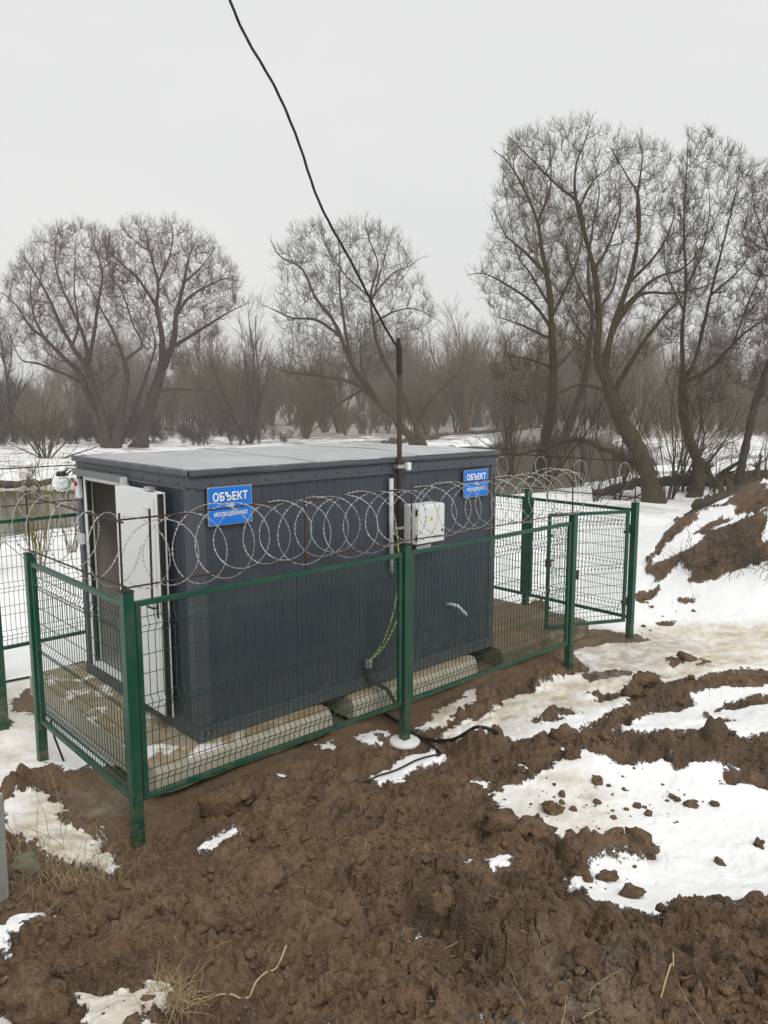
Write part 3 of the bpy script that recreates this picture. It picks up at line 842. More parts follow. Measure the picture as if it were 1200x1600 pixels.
# frame: corner posts, bottom and top beams
for nm, lo, hi in (('corner_post', (0.0, 0.0, 0.13), (0.13, 0.13, 2.172)), ('corner_post', (L - 0.10, 0.0, 0.13), (L, 0.10, 2.172)),
                   ('corner_post', (0.0, W - 0.10, 0.13), (0.10, W, 2.172)), ('corner_post', (L - 0.10, W - 0.10, 0.13), (L, W, 2.172))):
    MB().box(lo, hi).build(nm, M['anthracite_trim'], cabin, bevel=0.008)
for nm, lo, hi in (('base_beam', (-0.004, -0.004, 0.0), (L + 0.004, 0.10, 0.128)), ('base_beam', (-0.004, W - 0.10, 0.0), (L + 0.004, W + 0.004, 0.128)),
                   ('base_beam', (-0.003, 0.102, 0.0), (0.10, W - 0.102, 0.127)), ('base_beam', (L - 0.10, 0.102, 0.0), (L + 0.003, W - 0.102, 0.127))):
    o = MB().box(lo, hi).build(nm, M['anthracite_trim'], cabin, bevel=0.006)
    if nm == 'base_beam' and hi[1] < 0.2:
        # folded lip along the channel and the lifting slot near the corner
        MB().box((0.14, -0.012, 0.10), (L - 0.12, -0.005, 0.118)).build('lip', M['anthracite_trim'], o)
        s = MB().box((0.055, -0.008, 0.045), (0.125, -0.0045, 0.085)).build('lifting_slot', M['seal'], o)
        MB().box((0.07, -0.010, 0.052), (0.10, -0.0085, 0.078)).build('slot_plate', M['straw_tin'], o)
        MB().box((L - 0.16, -0.008, 0.06), (L - 0.13, -0.0045, 0.09)).build('lifting_slot', M['seal'], o)
for nm, lo, hi in (('top_beam', (0.0, 0.0, 2.174), (L, 0.10, 2.27)), ('top_beam', (0.0, W - 0.10, 2.174), (L, W, 2.27)),
                   ('top_beam', (0.001, 0.102, 2.175), (0.10, W - 0.102, 2.269)), ('top_beam', (L - 0.10, 0.102, 2.175), (L - 0.001, W - 0.102, 2.269))):
    MB().box(lo, hi).build(nm, M['anthracite_trim'], cabin, bevel=0.006)
# folded drip strip under the beam with its screws
MB().box((0.05, -0.014, 2.168), (L - 0.04, -0.002, 2.188)).build('drip_strip', M['anthracite_trim'], cabin)
MB().box((-0.014, 0.05, 2.168), (-0.002, W - 0.05, 2.188)).build('drip_strip', M['anthracite_trim'], cabin)
sc = MB()
sc.lathe([(0.009, 0), (0.009, 0.003), (0.005, 0.006)], n=8)
sc_me = sc.mesh('screw', M['seal'])
for k in range(14):
    o = bpy.data.objects.new('screw', sc_me); link(o, cabin)
    o.location = (0.19 + k * 0.272, -0.001, 2.215 if k % 2 else 2.205); o.rotation_euler = (R(90), 0, 0)
for k in range(7):
    o = bpy.data.objects.new('screw', sc_me); link(o, cabin)
    o.location = (-0.001, 0.2 + k * 0.33, 2.21); o.rotation_euler = (0, R(-90), 0)
for k in range(9):
    for x in (0.065, L - 0.05):
        o = bpy.data.objects.new('screw', sc_me); link(o, cabin)
        o.scale = (0.5, 0.5, 0.5); o.location = (x, -0.001, 0.25 + k * 0.23); o.rotation_euler = (R(90), 0, 0)

# roof: three slightly buckled sheets with a folded edge
ro = None
nx_, ny_ = 30, 14
for s in range(3):
    b = MB()
    xa, xb = -0.02 + s * (L + 0.04) / 3, -0.02 + (s + 1) * (L + 0.04) / 3 + (0.03 if s < 2 else 0)
    vs, fs = [], []
    for i in range(nx_ // 3 + 1):
        for j in range(ny_ + 1):
            x, y = xa + (xb - xa) * i / (nx_ // 3), -0.02 + (W + 0.04) * j / ny_
            ex = min(y + 0.02, W + 0.02 - y, x + 0.02, L + 0.02 - x)
            z = H - 0.012 + 0.030 * min(1, max(0, ex) / 0.5) + 0.010 * math.sin(x * 7.1 + y * 2.3) * min(1, ex * 3) + (0.003 * s)
            z += 0.012 * math.exp(-((x - 0.35) ** 2 + (y - 0.06) ** 2) / 0.01)
            vs.append((x, y, z))
    n2 = ny_ + 1
    for i in range(nx_ // 3):
        for j in range(ny_):
            fs.append((i * n2 + j, (i + 1) * n2 + j, (i + 1) * n2 + j + 1, i * n2 + j + 1))
    b.add(vs, fs)
    b.build('roof_sheet', M['roof'], cabin, smooth=True)
# roof edge flashing, a little dented
for p, q in (((-0.022, -0.022), (L + 0.022, -0.022)), ((-0.022, W + 0.022), (-0.022, -0.022)), ((L + 0.022, -0.022), (L + 0.022, W + 0.022)), ((L + 0.022, W + 0.022), (-0.022, W + 0.022))):
    b = MB()
    n = 24
    d = Vector((q[0] - p[0], q[1] - p[1], 0)); ln = d.length; d.normalize()
    out = Vector((d.y, -d.x, 0))
    vs, fs = [], []
    for i in range(n + 1):
        c = Vector((p[0], p[1], 0)) + d * ln * i / n
        w = 0.005 * math.sin(i * 2.1 + p[0]) + (0.010 if i in (2, 3) and p[0] < 0 and q[0] > 0 else 0)
        for o_, z in ((-0.045, H - 0.006), (0.006 + w, H - 0.011 + w * 0.6), (0.010 + w * 0.5, H - 0.045), (0.004, H - 0.062), (-0.012, H - 0.062)):
            vs.append(c + out * o_ + Vector((0, 0, z)))
    for i in range(n):
        for k in range(4):
            fs.append((i * 5 + k, i * 5 + k + 1, (i + 1) * 5 + k + 1, (i + 1) * 5 + k))
    b.add(vs, [tuple(reversed(f)) for f in fs])
    b.build('roof_flashing', M['anthracite_trim'] , cabin)
# lining seen through the door
b = MB()
t = 0.07
b.box((t, t, 0.135), (L - t, W - t, 0.15)).build('inner_floor', M['beige'], cabin)
MB().box((t, t, 2.12), (L - t, W - t, 2.135)).build('inner_ceiling', M['beige'], cabin)
for nm, lo, hi in (('inner_wall', (t, 0.055, 0.152), (L - t, 0.07, 2.118)), ('inner_wall', (t, W - 0.07, 0.152), (L - t, W - 0.055, 2.118)),
                   ('inner_wall', (L - 0.07, 0.072, 0.152), (L - 0.055, W - 0.072, 2.118))):
    MB().box(lo, hi).build(nm, M['beige'], cabin)
MB().box((0.055, 0.072, 0.152), (0.069, DY0 - 0.03, 2.118)).build('inner_wall', M['beige'], cabin)
for k in range(5):
    MB().box((0.6 + k * 0.6, 0.071, 0.152), (0.612 + k * 0.6, 0.075, 2.118)).build('wall_joint', M['plastic_grey'], cabin)
# room partition and a pale cabinet inside
MB().box((1.45, 0.071, 0.152), (1.50, 1.5, 2.117)).build('partition', M['beige'], cabin)

# ---- door frame, cap and open leaf
fr = MB()
fr.box((-0.022, DY1, DZ0), (0.055, DY1 + 0.045, DZ1)); f0 = fr.build('door_jamb', M['white'], cabin, bevel=0.003)
MB().box((-0.022, DY0 - 0.045, DZ0), (0.055, DY0, DZ1)).build('door_jamb', M['white'], cabin, bevel=0.003)
MB().box((-0.0215, DY0 - 0.044, DZ1 + 0.001), (0.0545, DY1 + 0.044, DZ1 + 0.044)).build('door_head', M['white'], cabin, bevel=0.003)
MB().box((-0.0215, DY0 - 0.044, DZ0 - 0.045), (0.0545, DY1 + 0.044, DZ0 - 0.001)).build('door_threshold', M['white'], cabin, bevel=0.003)
MB().box((-0.012, DY1 - 0.016, DZ0 + 0.01), (0.03, DY1 - 0.001, DZ1 - 0.002)).build('door_seal', M['seal'], cabin)
MB().box((-0.012, DY0 + 0.001, DZ1 - 0.014), (0.03, DY1 - 0.017, DZ1 - 0.001)).build('door_seal', M['seal'], cabin)
M['cap_grey'] = painted('grey_drip_cap', (0.15, 0.16, 0.165), 0.5, (0.2, 0.18, 0.15), 0.3, 5.0)
cp = MB().box((-0.085, DY0 - 0.06, 2.198), (-0.0155, DY1 + 0.14, 2.206)).box((-0.090, DY0 - 0.06, 2.148), (-0.082, DY1 + 0.14, 2.2065))
cp.build('door_cap', M['cap_grey'], cabin)
MB().box((-0.088, DY0 - 0.066, 2.10), (-0.018, DY0 - 0.0605, 2.20)).build('door_cap_end', M['plastic_grey'], cabin)
# the leaf: folded right back along the wall, inner face outwards
leaf = MB().box((-0.108, 0.375, 0.155), (-0.062, 1.205, 2.118)).build('door_leaf', M['white'], cabin, bevel=0.004)
MB().box((-0.107, 0.345, 0.16), (-0.066, 0.3735, 2.113)).build('edge_seal', M['seal'], leaf)
MB().box((-0.062, 0.335, 0.145), (-0.054, 1.215, 2.128)).build('outer_sheet', M['white'], leaf)
MB().box((-0.1125, 0.43, 0.20), (-0.1085, 0.436, 2.07)).build('edge_bead', M['plastic_grey'], leaf)
hk = MB().tube([(-0.108, 0.56, 1.98), (-0.135, 0.56, 1.98), (-0.145, 0.56, 2.0)], 0.010, 8).box((-0.114, 0.53, 1.96), (-0.1085, 0.59, 2.0))
hk.build('coat_hook', M['white'], leaf)
MB().box((-0.106, 0.50, 2.128), (-0.058, 0.62, 2.16)).build('closer_bracket', M['galv'], leaf)
hd = MB().tube([(-0.108, 0.44, 1.12), (-0.150, 0.44, 1.12), (-0.152, 0.55, 1.12)], 0.010, 8).box((-0.116, 0.425, 1.03), (-0.1085, 0.455, 1.20))
hd.build('door_handle', M['seal'], leaf)
for z in (0.4, 1.1, 1.85):
    MB().tube([(-0.056, 1.212, z), (-0.056, 1.212, z + 0.11)], 0.011, 8).build('hinge', M['galv'], leaf)

# service pipe stub low on the long wall
pb = MB().tube([(3.10, 0.02, 0.655), (3.12, -0.05, 0.66), (3.16, -0.10, 0.645), (3.21, -0.15, 0.575), (3.235, -0.165, 0.535)], [0.018, 0.018, 0.018, 0.018, 0.018], 10)
pb.build('drain_pipe', M['plastic_grey'], cabin, smooth=True)

# ================================================================= SIGNS
def text_mesh(body, size, bold, mat, extrude=0.0015):
    cu = bpy.data.curves.new('lettering', 'FONT')
    cu.body = body
    cu.size = size
    cu.resolution_u = 3
    cu.align_x = 'CENTER'
    cu.align_y = 'CENTER'
    cu.extrude = extrude
    cu.space_character = 1.06
    ob = bpy.data.objects.new('lettering_tmp', cu)
    COL.objects.link(ob)
    bpy.context.view_layer.update()
    dg = bpy.context.evaluated_depsgraph_get()
    me = bpy.data.meshes.new_from_object(ob.evaluated_get(dg))
    bpy.data.objects.remove(ob)
    # heavier strokes: the same outline laid side by side, each a hair proud of the last
    bm = bmesh.new()
    for k, (sx, sy) in enumerate(((0, 0), (-1, 0), (1, 0), (0, 1), (0, -1))):
        m2 = me.copy()
        m2.transform(Matrix.Translation((sx * bold, sy * bold, k * 0.0002)))
        bm.from_mesh(m2)
        bpy.data.meshes.remove(m2)
    bm.to_mesh(me)
    bm.free()
    me.materials.clear()
    me.materials.append(mat)
    return me


def sign(x, z, w, h, label, tilt=0.0):
    s = empty('wall_sign', (x, -0.028, z), 0, label, 'sign', 'blue signs on the long wall')
    s.rotation_euler = (0, R(tilt), 0)
    MB().box((-w / 2, -0.002, -h / 2), (w / 2, 0.012, h / 2)).build('backing_plate', M['galv'], s, bevel=0.002)
    MB().box((-w / 2 + 0.008, -0.0045, -h / 2 + 0.006), (w / 2 - 0.008, -0.0022, h / 2 - 0.006)).build('sign_face', M['blue'], s)
    for body, zz, ww, bold in (('ОБЪЕКТ', 0.078, 0.335, 0.0030), ('МОСВОДОКАНАЛ', -0.070, 0.320, 0.0016)):
        me = text_mesh(body, 0.1, bold, M['letter'])
        o = bpy.data.objects.new('lettering', me)
        link(o, s)
        xs_ = [v.co.x for v in me.vertices]; ys_ = [v.co.y for v in me.vertices]
        k = ww * w / 0.43 / (max(xs_) - min(xs_))
        ky = k * (1.18 if zz > 0 else 1.35)
        o.scale = (k, ky, 1)
        o.rotation_euler = (R(90), 0, 0)
        o.location = (-k * (max(xs_) + min(xs_)) / 2, -0.0062, zz * h / 0.32 - ky * (max(ys_) + min(ys_)) / 2)
    # emblem: three short waves
    b = MB()
    for r_ in range(3):
        pts = [(-0.036 + 0.009 * q, 0.004 * math.sin(q * 1.57) + 0.010 * (1 - r_) - 0.004) for q in range(9)]
        for (xa, za), (xb, zb_) in zip(pts[:-1], pts[1:]):
            b.add([(xa, -0.0064, za + 0.004), (xb, -0.0064, zb_ + 0.004), (xb, -0.0064, zb_ + 0.009), (xa, -0.0064, za + 0.009)], [(0, 1, 2, 3)])
    b.build('emblem', M['letter'], s)
    for a in (-1, 1):
        for c in (-1, 1):
            MB().lathe([(0.008, 0), (0.006, 0.004)], n=8).build('rivet', M['galv'], s).matrix_local = Matrix.Translation((a * (w / 2 - 0.012), -0.004, c * (h / 2 - 0.012))) @ Matrix.Rotation(R(90), 4, 'X')
    return s


sign(0.352, 2.018, 0.43, 0.325, 'blue and white metal sign on the dark wall nearest the door corner')
sign(3.515, 1.980, 0.415, 0.305, 'smaller looking blue and white sign at the far end of the long wall')

# ================================================================= SWITCH BOX, MAST, WIRING
bx = empty('electrical_box', (2.60, 0, 1.44), 0, 'white metal electrical box with yellow warning triangle on the long wall', 'electrical box')
MB().box((-0.20, -0.20, 0.0), (0.20, -0.015, 0.40)).build('cabinet', M['white'], bx, bevel=0.006)
dr = MB().box((-0.196, -0.222, 0.006), (0.196, -0.2015, 0.394)).build('door', M['white'], bx, bevel=0.006)
MB().lathe([(0.014, 0), (0.014, 0.006), (0.008, 0.008)], n=12).build('lock', M['seal'], dr).matrix_local = Matrix.Translation((0.16, -0.2225, 0.12)) @ Matrix.Rotation(R(90), 4, 'X')
MB().box((-0.203, -0.215, 0.30), (-0.1965, -0.19, 0.36)).build('hinge', M['seal'], bx)
MB().box((-0.203, -0.215, 0.04), (-0.1965, -0.19, 0.10)).build('hinge', M['seal'], bx)
tr = MB().add([(-0.028, -0.2235, 0.235), (0.028, -0.2235, 0.235), (0, -0.2235, 0.285)], [(0, 1, 2)]).build('warning_triangle', M['yellow'], dr)
MB().add([(0.003, -0.2245, 0.274), (-0.007, -0.2245, 0.256), (0.0, -0.2245, 0.256), (-0.003, -0.2245, 0.241), (0.008, -0.2245, 0.260), (0.001, -0.2245, 0.260)], [(0, 1, 2, 5), (2, 3, 4, 5)]).build('lightning_mark', M['seal'], tr)
for k in range(4):
    MB().box((-0.02 + k * 0.055, -0.03, -0.115), (0.03 + k * 0.055, -0.016, -0.06)).build('notice_strip', M['white'], bx)

mast = empty('cable_mast', (2.30, -0.055, 1.30), 0, 'thin brown steel mast on the long wall carrying the overhead cable', 'mast')
MB().tube([(0, 0, 0), (0, 0, 2.02)], 0.026, 10).build('pole', M['mast'], mast, smooth=True)
MB().tube([(-0.004, 0, 1.86), (-0.008, 0, 2.10), (-0.03, -0.01, 2.20)], [0.032, 0.031, 0.016], 8).build('cable_boot', M['black'], mast)
MB().box((-0.05, -0.035, 0.92), (0.10, 0.04, 0.955)).build('clamp', M['galv'], mast)
MB().box((0.06, -0.06, 0.90), (0.11, -0.02, 0.975)).build('clamp_block', M['white'], mast)
MB().box((-0.045, -0.032, 0.30), (0.045, 0.04, 0.325)).build('clamp', M['galv'], mast)
cd = MB().tube([(2.215, -0.03, 1.16), (2.212, -0.03, 2.12)], 0.024, 10).build('conduit', M['plastic_grey'], smooth=True)
tag(cd, 'pale grey conduit running up the dark wall beside the brown mast', 'conduit')


def twisted(pts, r, pitch, n_strand, mats, names, parent=None, sides=5, sub=14):
    """strands wound round each other along a smooth path"""
    pts = [Vector(p) for p in pts]
    path = []
    for i in range(len(pts) - 1):
        p0, p1, p2, p3 = pts[max(i - 1, 0)], pts[i], pts[i + 1], pts[min(i + 2, len(pts) - 1)]
        for k in range(sub):
            t = k / sub
            path.append(0.5 * ((2 * p1) + (-p0 + p2) * t + (2 * p0 - 5 * p1 + 4 * p2 - p3) * t * t + (-p0 + 3 * p1 - 3 * p2 + p3) * t ** 3))
    path.append(pts[-1])
    s, acc = 0.0, [0.0]
    for a, c in zip(path[:-1], path[1:]):
        s += (c - a).length
        acc.append(s)
    res = []
    for q in range(n_strand):
        out = []
        for i, p in enumerate(path):
            d = (path[min(i + 1, len(path) - 1)] - path[max(i - 1, 0)]).normalized()
            u = d.cross(Vector((0.3, 0.2, 1))).normalized()
            v = d.cross(u)
            a = acc[i] / pitch * 2 * math.pi + 2 * math.pi * q / n_strand
            out.append(p + (u * math.cos(a) + v * math.sin(a)) * r)
        res.append(MB().tube(out, r * 1.02, sides).build(names[q % len(names)], mats[q % len(mats)], parent, smooth=True))
    return res


oc = empty('overhead_cable', (2.28, -0.06, 3.40), 0, 'black twisted overhead cable hanging from the brown mast up across the sky', 'cable')
oc_pts = [(2.295, -0.058, 3.38), (2.272, -0.022, 3.442), (2.151, 0.014, 3.621), (1.852, 0.120, 4.159), (1.515, 0.189, 4.678), (1.264, 0.171, 5.163), (1.042, 0.173, 5.530), (0.776, 0.212, 5.881), (0.614, 0.205, 6.135), (0.463, 0.206, 6.483), (0.264, 0.214, 6.996)]
for o in twisted(oc_pts, 0.0066, 0.6, 3, [M['black']], ['strand'], oc, 6, 16):
    o.location = -Vector(oc.location)

ew = empty('earth_wire', (1.89, -0.05, 0.28), 0, 'yellow and green striped earth wire looping down the dark wall to a clamp', 'wire')
for pts in ([(2.25, -0.06, 1.66), (2.262, -0.09, 1.35), (2.235, -0.10, 1.02), (2.17, -0.10, 0.74), (2.05, -0.09, 0.48), (1.93, -0.07, 0.34), (1.885, -0.05, 0.31)],
            [(2.27, -0.05, 1.45), (2.30, -0.10, 1.15), (2.29, -0.12, 0.86), (2.20, -0.12, 0.66), (2.06, -0.10, 0.44), (1.94, -0.07, 0.33), (1.89, -0.05, 0.30)]):
    for o in twisted(pts, 0.0042, 0.045, 2, [M['yellow_wire'], M['green_ins']], ['yellow_strand', 'green_strand'], ew, 5, 40):
        o.location = -Vector(ew.location)
es = empty('earth_strap', (1.885, -0.02, 0.26), 0, 'brown flat steel earth strap bent from the wall clamp down to the soil', 'strap')
MB().box((-0.035, -0.045, -0.03), (0.035, 0.004, 0.05)).build('clamp', M['galv'], es, bevel=0.004)
MB().tube([(0.0, -0.05, 0.03), (0.0, -0.07, 0.035)], 0.012, 6).build('bolt', M['galv'], es)
for p, q in (((0, -0.012, -0.02), (0.01, -0.012, -0.17)), ((0.01, -0.014, -0.165), (0.09, -0.20, -0.23)), ((0.09, -0.20, -0.228), (0.12, -0.36, -0.42)), ((0.12, -0.36, -0.418), (0.13, -0.50, -0.60))):
    MB().bar(p, q, 0.045, 0.006, up=(0, -1, 0.6)).build('strap_piece', M['mast'], es)

# lamp, alarm and contact box on the door corner
lp = empty('wall_lamp', (-0.02, 2.43, 2.16), 0, 'round white glass bulkhead lamp hanging off the corner above the cabin door', 'lamp')
MB().tube([(0.03, -0.05, 0.04), (-0.05, 0.0, 0.05), (-0.10, 0.02, 0.0)], 0.012, 8).build('bracket', M['galv'], lp)
MB().lathe([(0.04, 0.0), (0.055, -0.03), (0.05, -0.05)], (-0.11, 0.02, 0.01), 14).build('collar', M['seal'], lp)
MB().lathe([(0.045, -0.04), (0.085, -0.07), (0.098, -0.12), (0.085, -0.17), (0.05, -0.20), (0.01, -0.208)], (-0.11, 0.02, 0.01), 18).build('glass_globe', M['lamp_glass'], lp, smooth=True)
MB().lathe([(0.02, -0.05), (0.032, -0.09), (0.026, -0.13), (0.008, -0.15)], (-0.11, 0.02, 0.01), 10).build('bulb', M['white'], lp, smooth=True)
al = empty('alarm_sounder', (0, 2.285, 1.90), 0, 'small white alarm sounder with red lens beside the door frame', 'alarm')
MB().box((-0.045, -0.05, 0.0), (-0.004, 0.05, 0.20)).build('housing', M['white'], al, bevel=0.006)
MB().lathe([(0.026, 0), (0.024, 0.012), (0.012, 0.022)], n=12).build('red_lens', M['red'], al).matrix_local = Matrix.Translation((-0.045, 0, 0.15)) @ Matrix.Rotation(R(-90), 4, 'Y')
jb = MB().box((-0.05, 2.225, 1.42), (-0.004, 2.33, 1.53)).build('contact_box', M['plastic_grey'], bevel=0.006)
tag(jb, 'small pale junction box halfway up the wall left of the door', 'junction box')

# ================================================================= FENCE
FY = -0.60
XL, XR, YB = -0.845, 6.05, 3.60
ZT, ZB = 1.50, 0.02           # rail centre lines


def post(x, y, label, top=1.575, foot=None, base=-0.5, lean=(0, 0), cat='fence post'):
    g = ground_z(x, y)
    p = empty('fence_post', (x, y, g), 0, label, cat, 'green square fence posts')
    p.rotation_euler = (R(lean[0]), R(lean[1]), 0)
    MB().box((-0.04, -0.04, base - g), (0.04, 0.04, top - g)).build('post_tube', M['green'], p, bevel=0.006)
    MB().box((-0.043, -0.043, top - g), (0.043, 0.043, top - g + 0.012)).build('cap', M['seal'], p, bevel=0.003)
    if foot == 'snow':
        prof = [(0.155, -0.03), (0.15, 0.0), (0.13, 0.012), (0.05, 0.016)]
        b = MB(); b.lathe(prof, n=20)
        b.build('snow_collar', M['snow_lump'], p, smooth=True)
    return p


_sn = NT('snow_collar_white')
_sn.set(color=_sn.mix(_sn.noise(9, 4), (0.80, 0.80, 0.80), (0.62, 0.60, 0.56)), rough=0.8, normal=_sn.bump(_sn.noise(40, 4), 0.5, 0.01))
M['snow_lump'] = _sn.mat

BENDS = (1.30, 0.72, 0.16)
RAD = 0.0033


def v_profile(h0, h1):
    """(offset, z) line of a bent upright wire"""
    pts = [(0, h0)]
    for zc in sorted(BENDS):
        pts += [(0, zc - 0.055), (-0.032, zc), (0, zc + 0.055)]
    pts.append((0, h1))
    return pts


def wire_mesh_data(name, pts):
    return MB().tube(pts, RAD, 4, cap=False).mesh(name, M['green_wire'])


def panel(p, q, label, z0=ZB, z1=ZT, gap=0.055, group='green welded mesh fence panels', name='mesh_fence', out=1, frame=0.04, cat='fence'):
    """framed welded mesh panel between two posts: rails, stiles, each bent wire"""
    p, q = Vector((*p, 0)), Vector((*q, 0))
    d = (q - p).normalized()
    ln = (q - p).length - 2 * gap
    o = empty(name, (p.x + d.x * gap, p.y + d.y * gap, z0), math.atan2(d.y, d.x), label, cat, group)
    hgt = z1 - z0
    f = frame
    for nm, lo, hi in (('top_rail', (0, -f / 2, hgt - f), (ln, f / 2, hgt)), ('bottom_rail', (0, -f / 2, 0), (ln, f / 2, f)),
                       ('stile', (0, -f / 2 + 0.001, f), (f, f / 2 - 0.001, hgt - f)), ('stile', (ln - f, -f / 2 + 0.001, f), (ln, f / 2 - 0.001, hgt - f))):
        MB().box(lo, hi).build(nm, M['green'], o, bevel=0.004)
    # upright wires every 5 cm, with V folds, and level wires
    n = max(4, int(round((ln - 2 * f) / 0.052)))
    me = wire_mesh_data('vertical_wire', [(0, a * out, z - 0.0) for a, z in v_profile(f - 0.004, hgt - f + 0.004)])
    for k in range(1, n):
        w = bpy.data.objects.new('vertical_wire', me)
        link(w, o)
        w.location = (f + (ln - 2 * f) * k / n, 0.0, 0)
    mh = wire_mesh_data('level_wire', [(f - 0.004, 0, 0), (ln - f + 0.004, 0, 0)])
    zs = [(0, z) for z in (0.40, 0.50 + 0.0, 0.94, 1.08)]
    for zc in BENDS:
        zs += [(0, zc - 0.055), (-0.032 * out, zc), (0, zc + 0.055)]
    for a, z in zs:
        w = bpy.data.objects.new('level_wire', mh)
        link(w, o)
        w.location = (0, a + 0.0048, z)
    # clips to the posts
    for xx in (-gap + 0.043, ln + gap - 0.043 - 0.02):
        for z in (0.25, hgt - 0.3):
            MB().box((min(xx, xx + 0.02) - 0.004, -0.012, z), (max(xx, xx + 0.02) + 0.004, 0.012, z + 0.035)).build('clip', M['seal'], o)
    return o


P0, P1, P2, P3 = (XL, FY), (1.858, FY), (4.60, FY), (6.0, FY)
P4, P5, PG = (XL, 1.35), (6.10, 1.17), (-0.86, 2.42)
post(*P0, 'front corner green fence post with bare top nearest to the camera', 1.575)
post(*P1, 'middle green post of the front fence standing in a ring of snow', 1.565, foot='snow')
post(*P2, 'green fence post at the end of the front fence beside the gateway', 1.58)
post(*P3, 'outermost green post carrying the open gate leaf', 1.585)
post(*P4, 'green fence post at the left end of the short side panel', 1.56)
post(*P5, 'green post of the far side fence seen just past the cabin', 1.60)
post(*PG, 'green post cut off by the left edge of the picture', 1.56)
post(6.10, YB, 'green corner post at the back hidden behind the cabin', 1.58)
post(XL, YB, 'green back corner post beyond the left edge of the picture', 1.58)

panel(P0, P1, 'green mesh fence panel in front of the door end of the long wall')
panel(P1, P2, 'green mesh fence panel in front of the white electrical box')
panel(P4, P0, 'short green mesh side panel before the open cabin door', out=1)
panel((6.10, FY + 0.0), P5, 'green mesh side panel seen behind the open gate leaf')
panel(P5, (6.10, YB), 'green mesh side panel partly hidden by the far cabin corner')
panel(PG, (XL, YB), 'green mesh side panel beyond the doorway gap left of the cabin')
bx_ = [XL, 1.45, 3.75, 6.10]
bl = ('back fence panel of green mesh with the brown river behind it', 'back fence panel of green mesh behind the middle of the cabin', 'back fence panel of green mesh at the far corner behind the cabin')
for k in range(3):
    if k: post(bx_[k], YB, ('green back fence post hidden behind the door half of the cabin', 'green back fence post hidden behind the far half of the cabin')[k - 1], 1.58)
    panel((bx_[k], YB), (bx_[k + 1], YB), bl[k], z0=0.06, z1=1.56)

# open gate leaf, hinged on the outer post and swung into the compound
gate_dir = math.atan2(0.52, -1.05)
gx, gy = 5.93, -0.56
ge = (gx + 1.16 * math.cos(gate_dir), gy + 1.16 * math.sin(gate_dir))
gate = panel((gx, gy), ge, 'open gate leaf of green mesh swung inwards from the outermost post', gap=0.0, group='gate leaves', name='gate_leaf', cat='gate')
for z in (0.22, 1.18):
    MB().tube([(-0.02, 0.0, z), (-0.02, 0.0, z + 0.11)], 0.014, 8).build('hinge', M['seal'], gate)
MB().box((1.115, -0.03, 0.80), (1.175, 0.03, 0.90)).build('lock_case', M['rust'], gate, bevel=0.004)
MB().tube([(1.13, -0.05, 0.86), (1.13, -0.075, 0.86), (1.02, -0.08, 0.86)], 0.009, 6).build('handle', M['seal'], gate)
kp = MB().box((-0.02, -0.055, 0.0), (0.03, -0.0405, 0.11)).build('lock_keeper', M['rust'])
kp.location = (4.66, FY + 0.01, 0.80)
tag(kp, 'rusty lock keeper welded on the gateway side of the end post', 'lock')

# ================================================================= RAZOR WIRE ON ROD FRAMES
M['razor'] = painted('razor_wire_zinc', (0.47, 0.48, 0.47), 0.4, (0.25, 0.22, 0.18), 0.3, 8.0, metal=0.35)


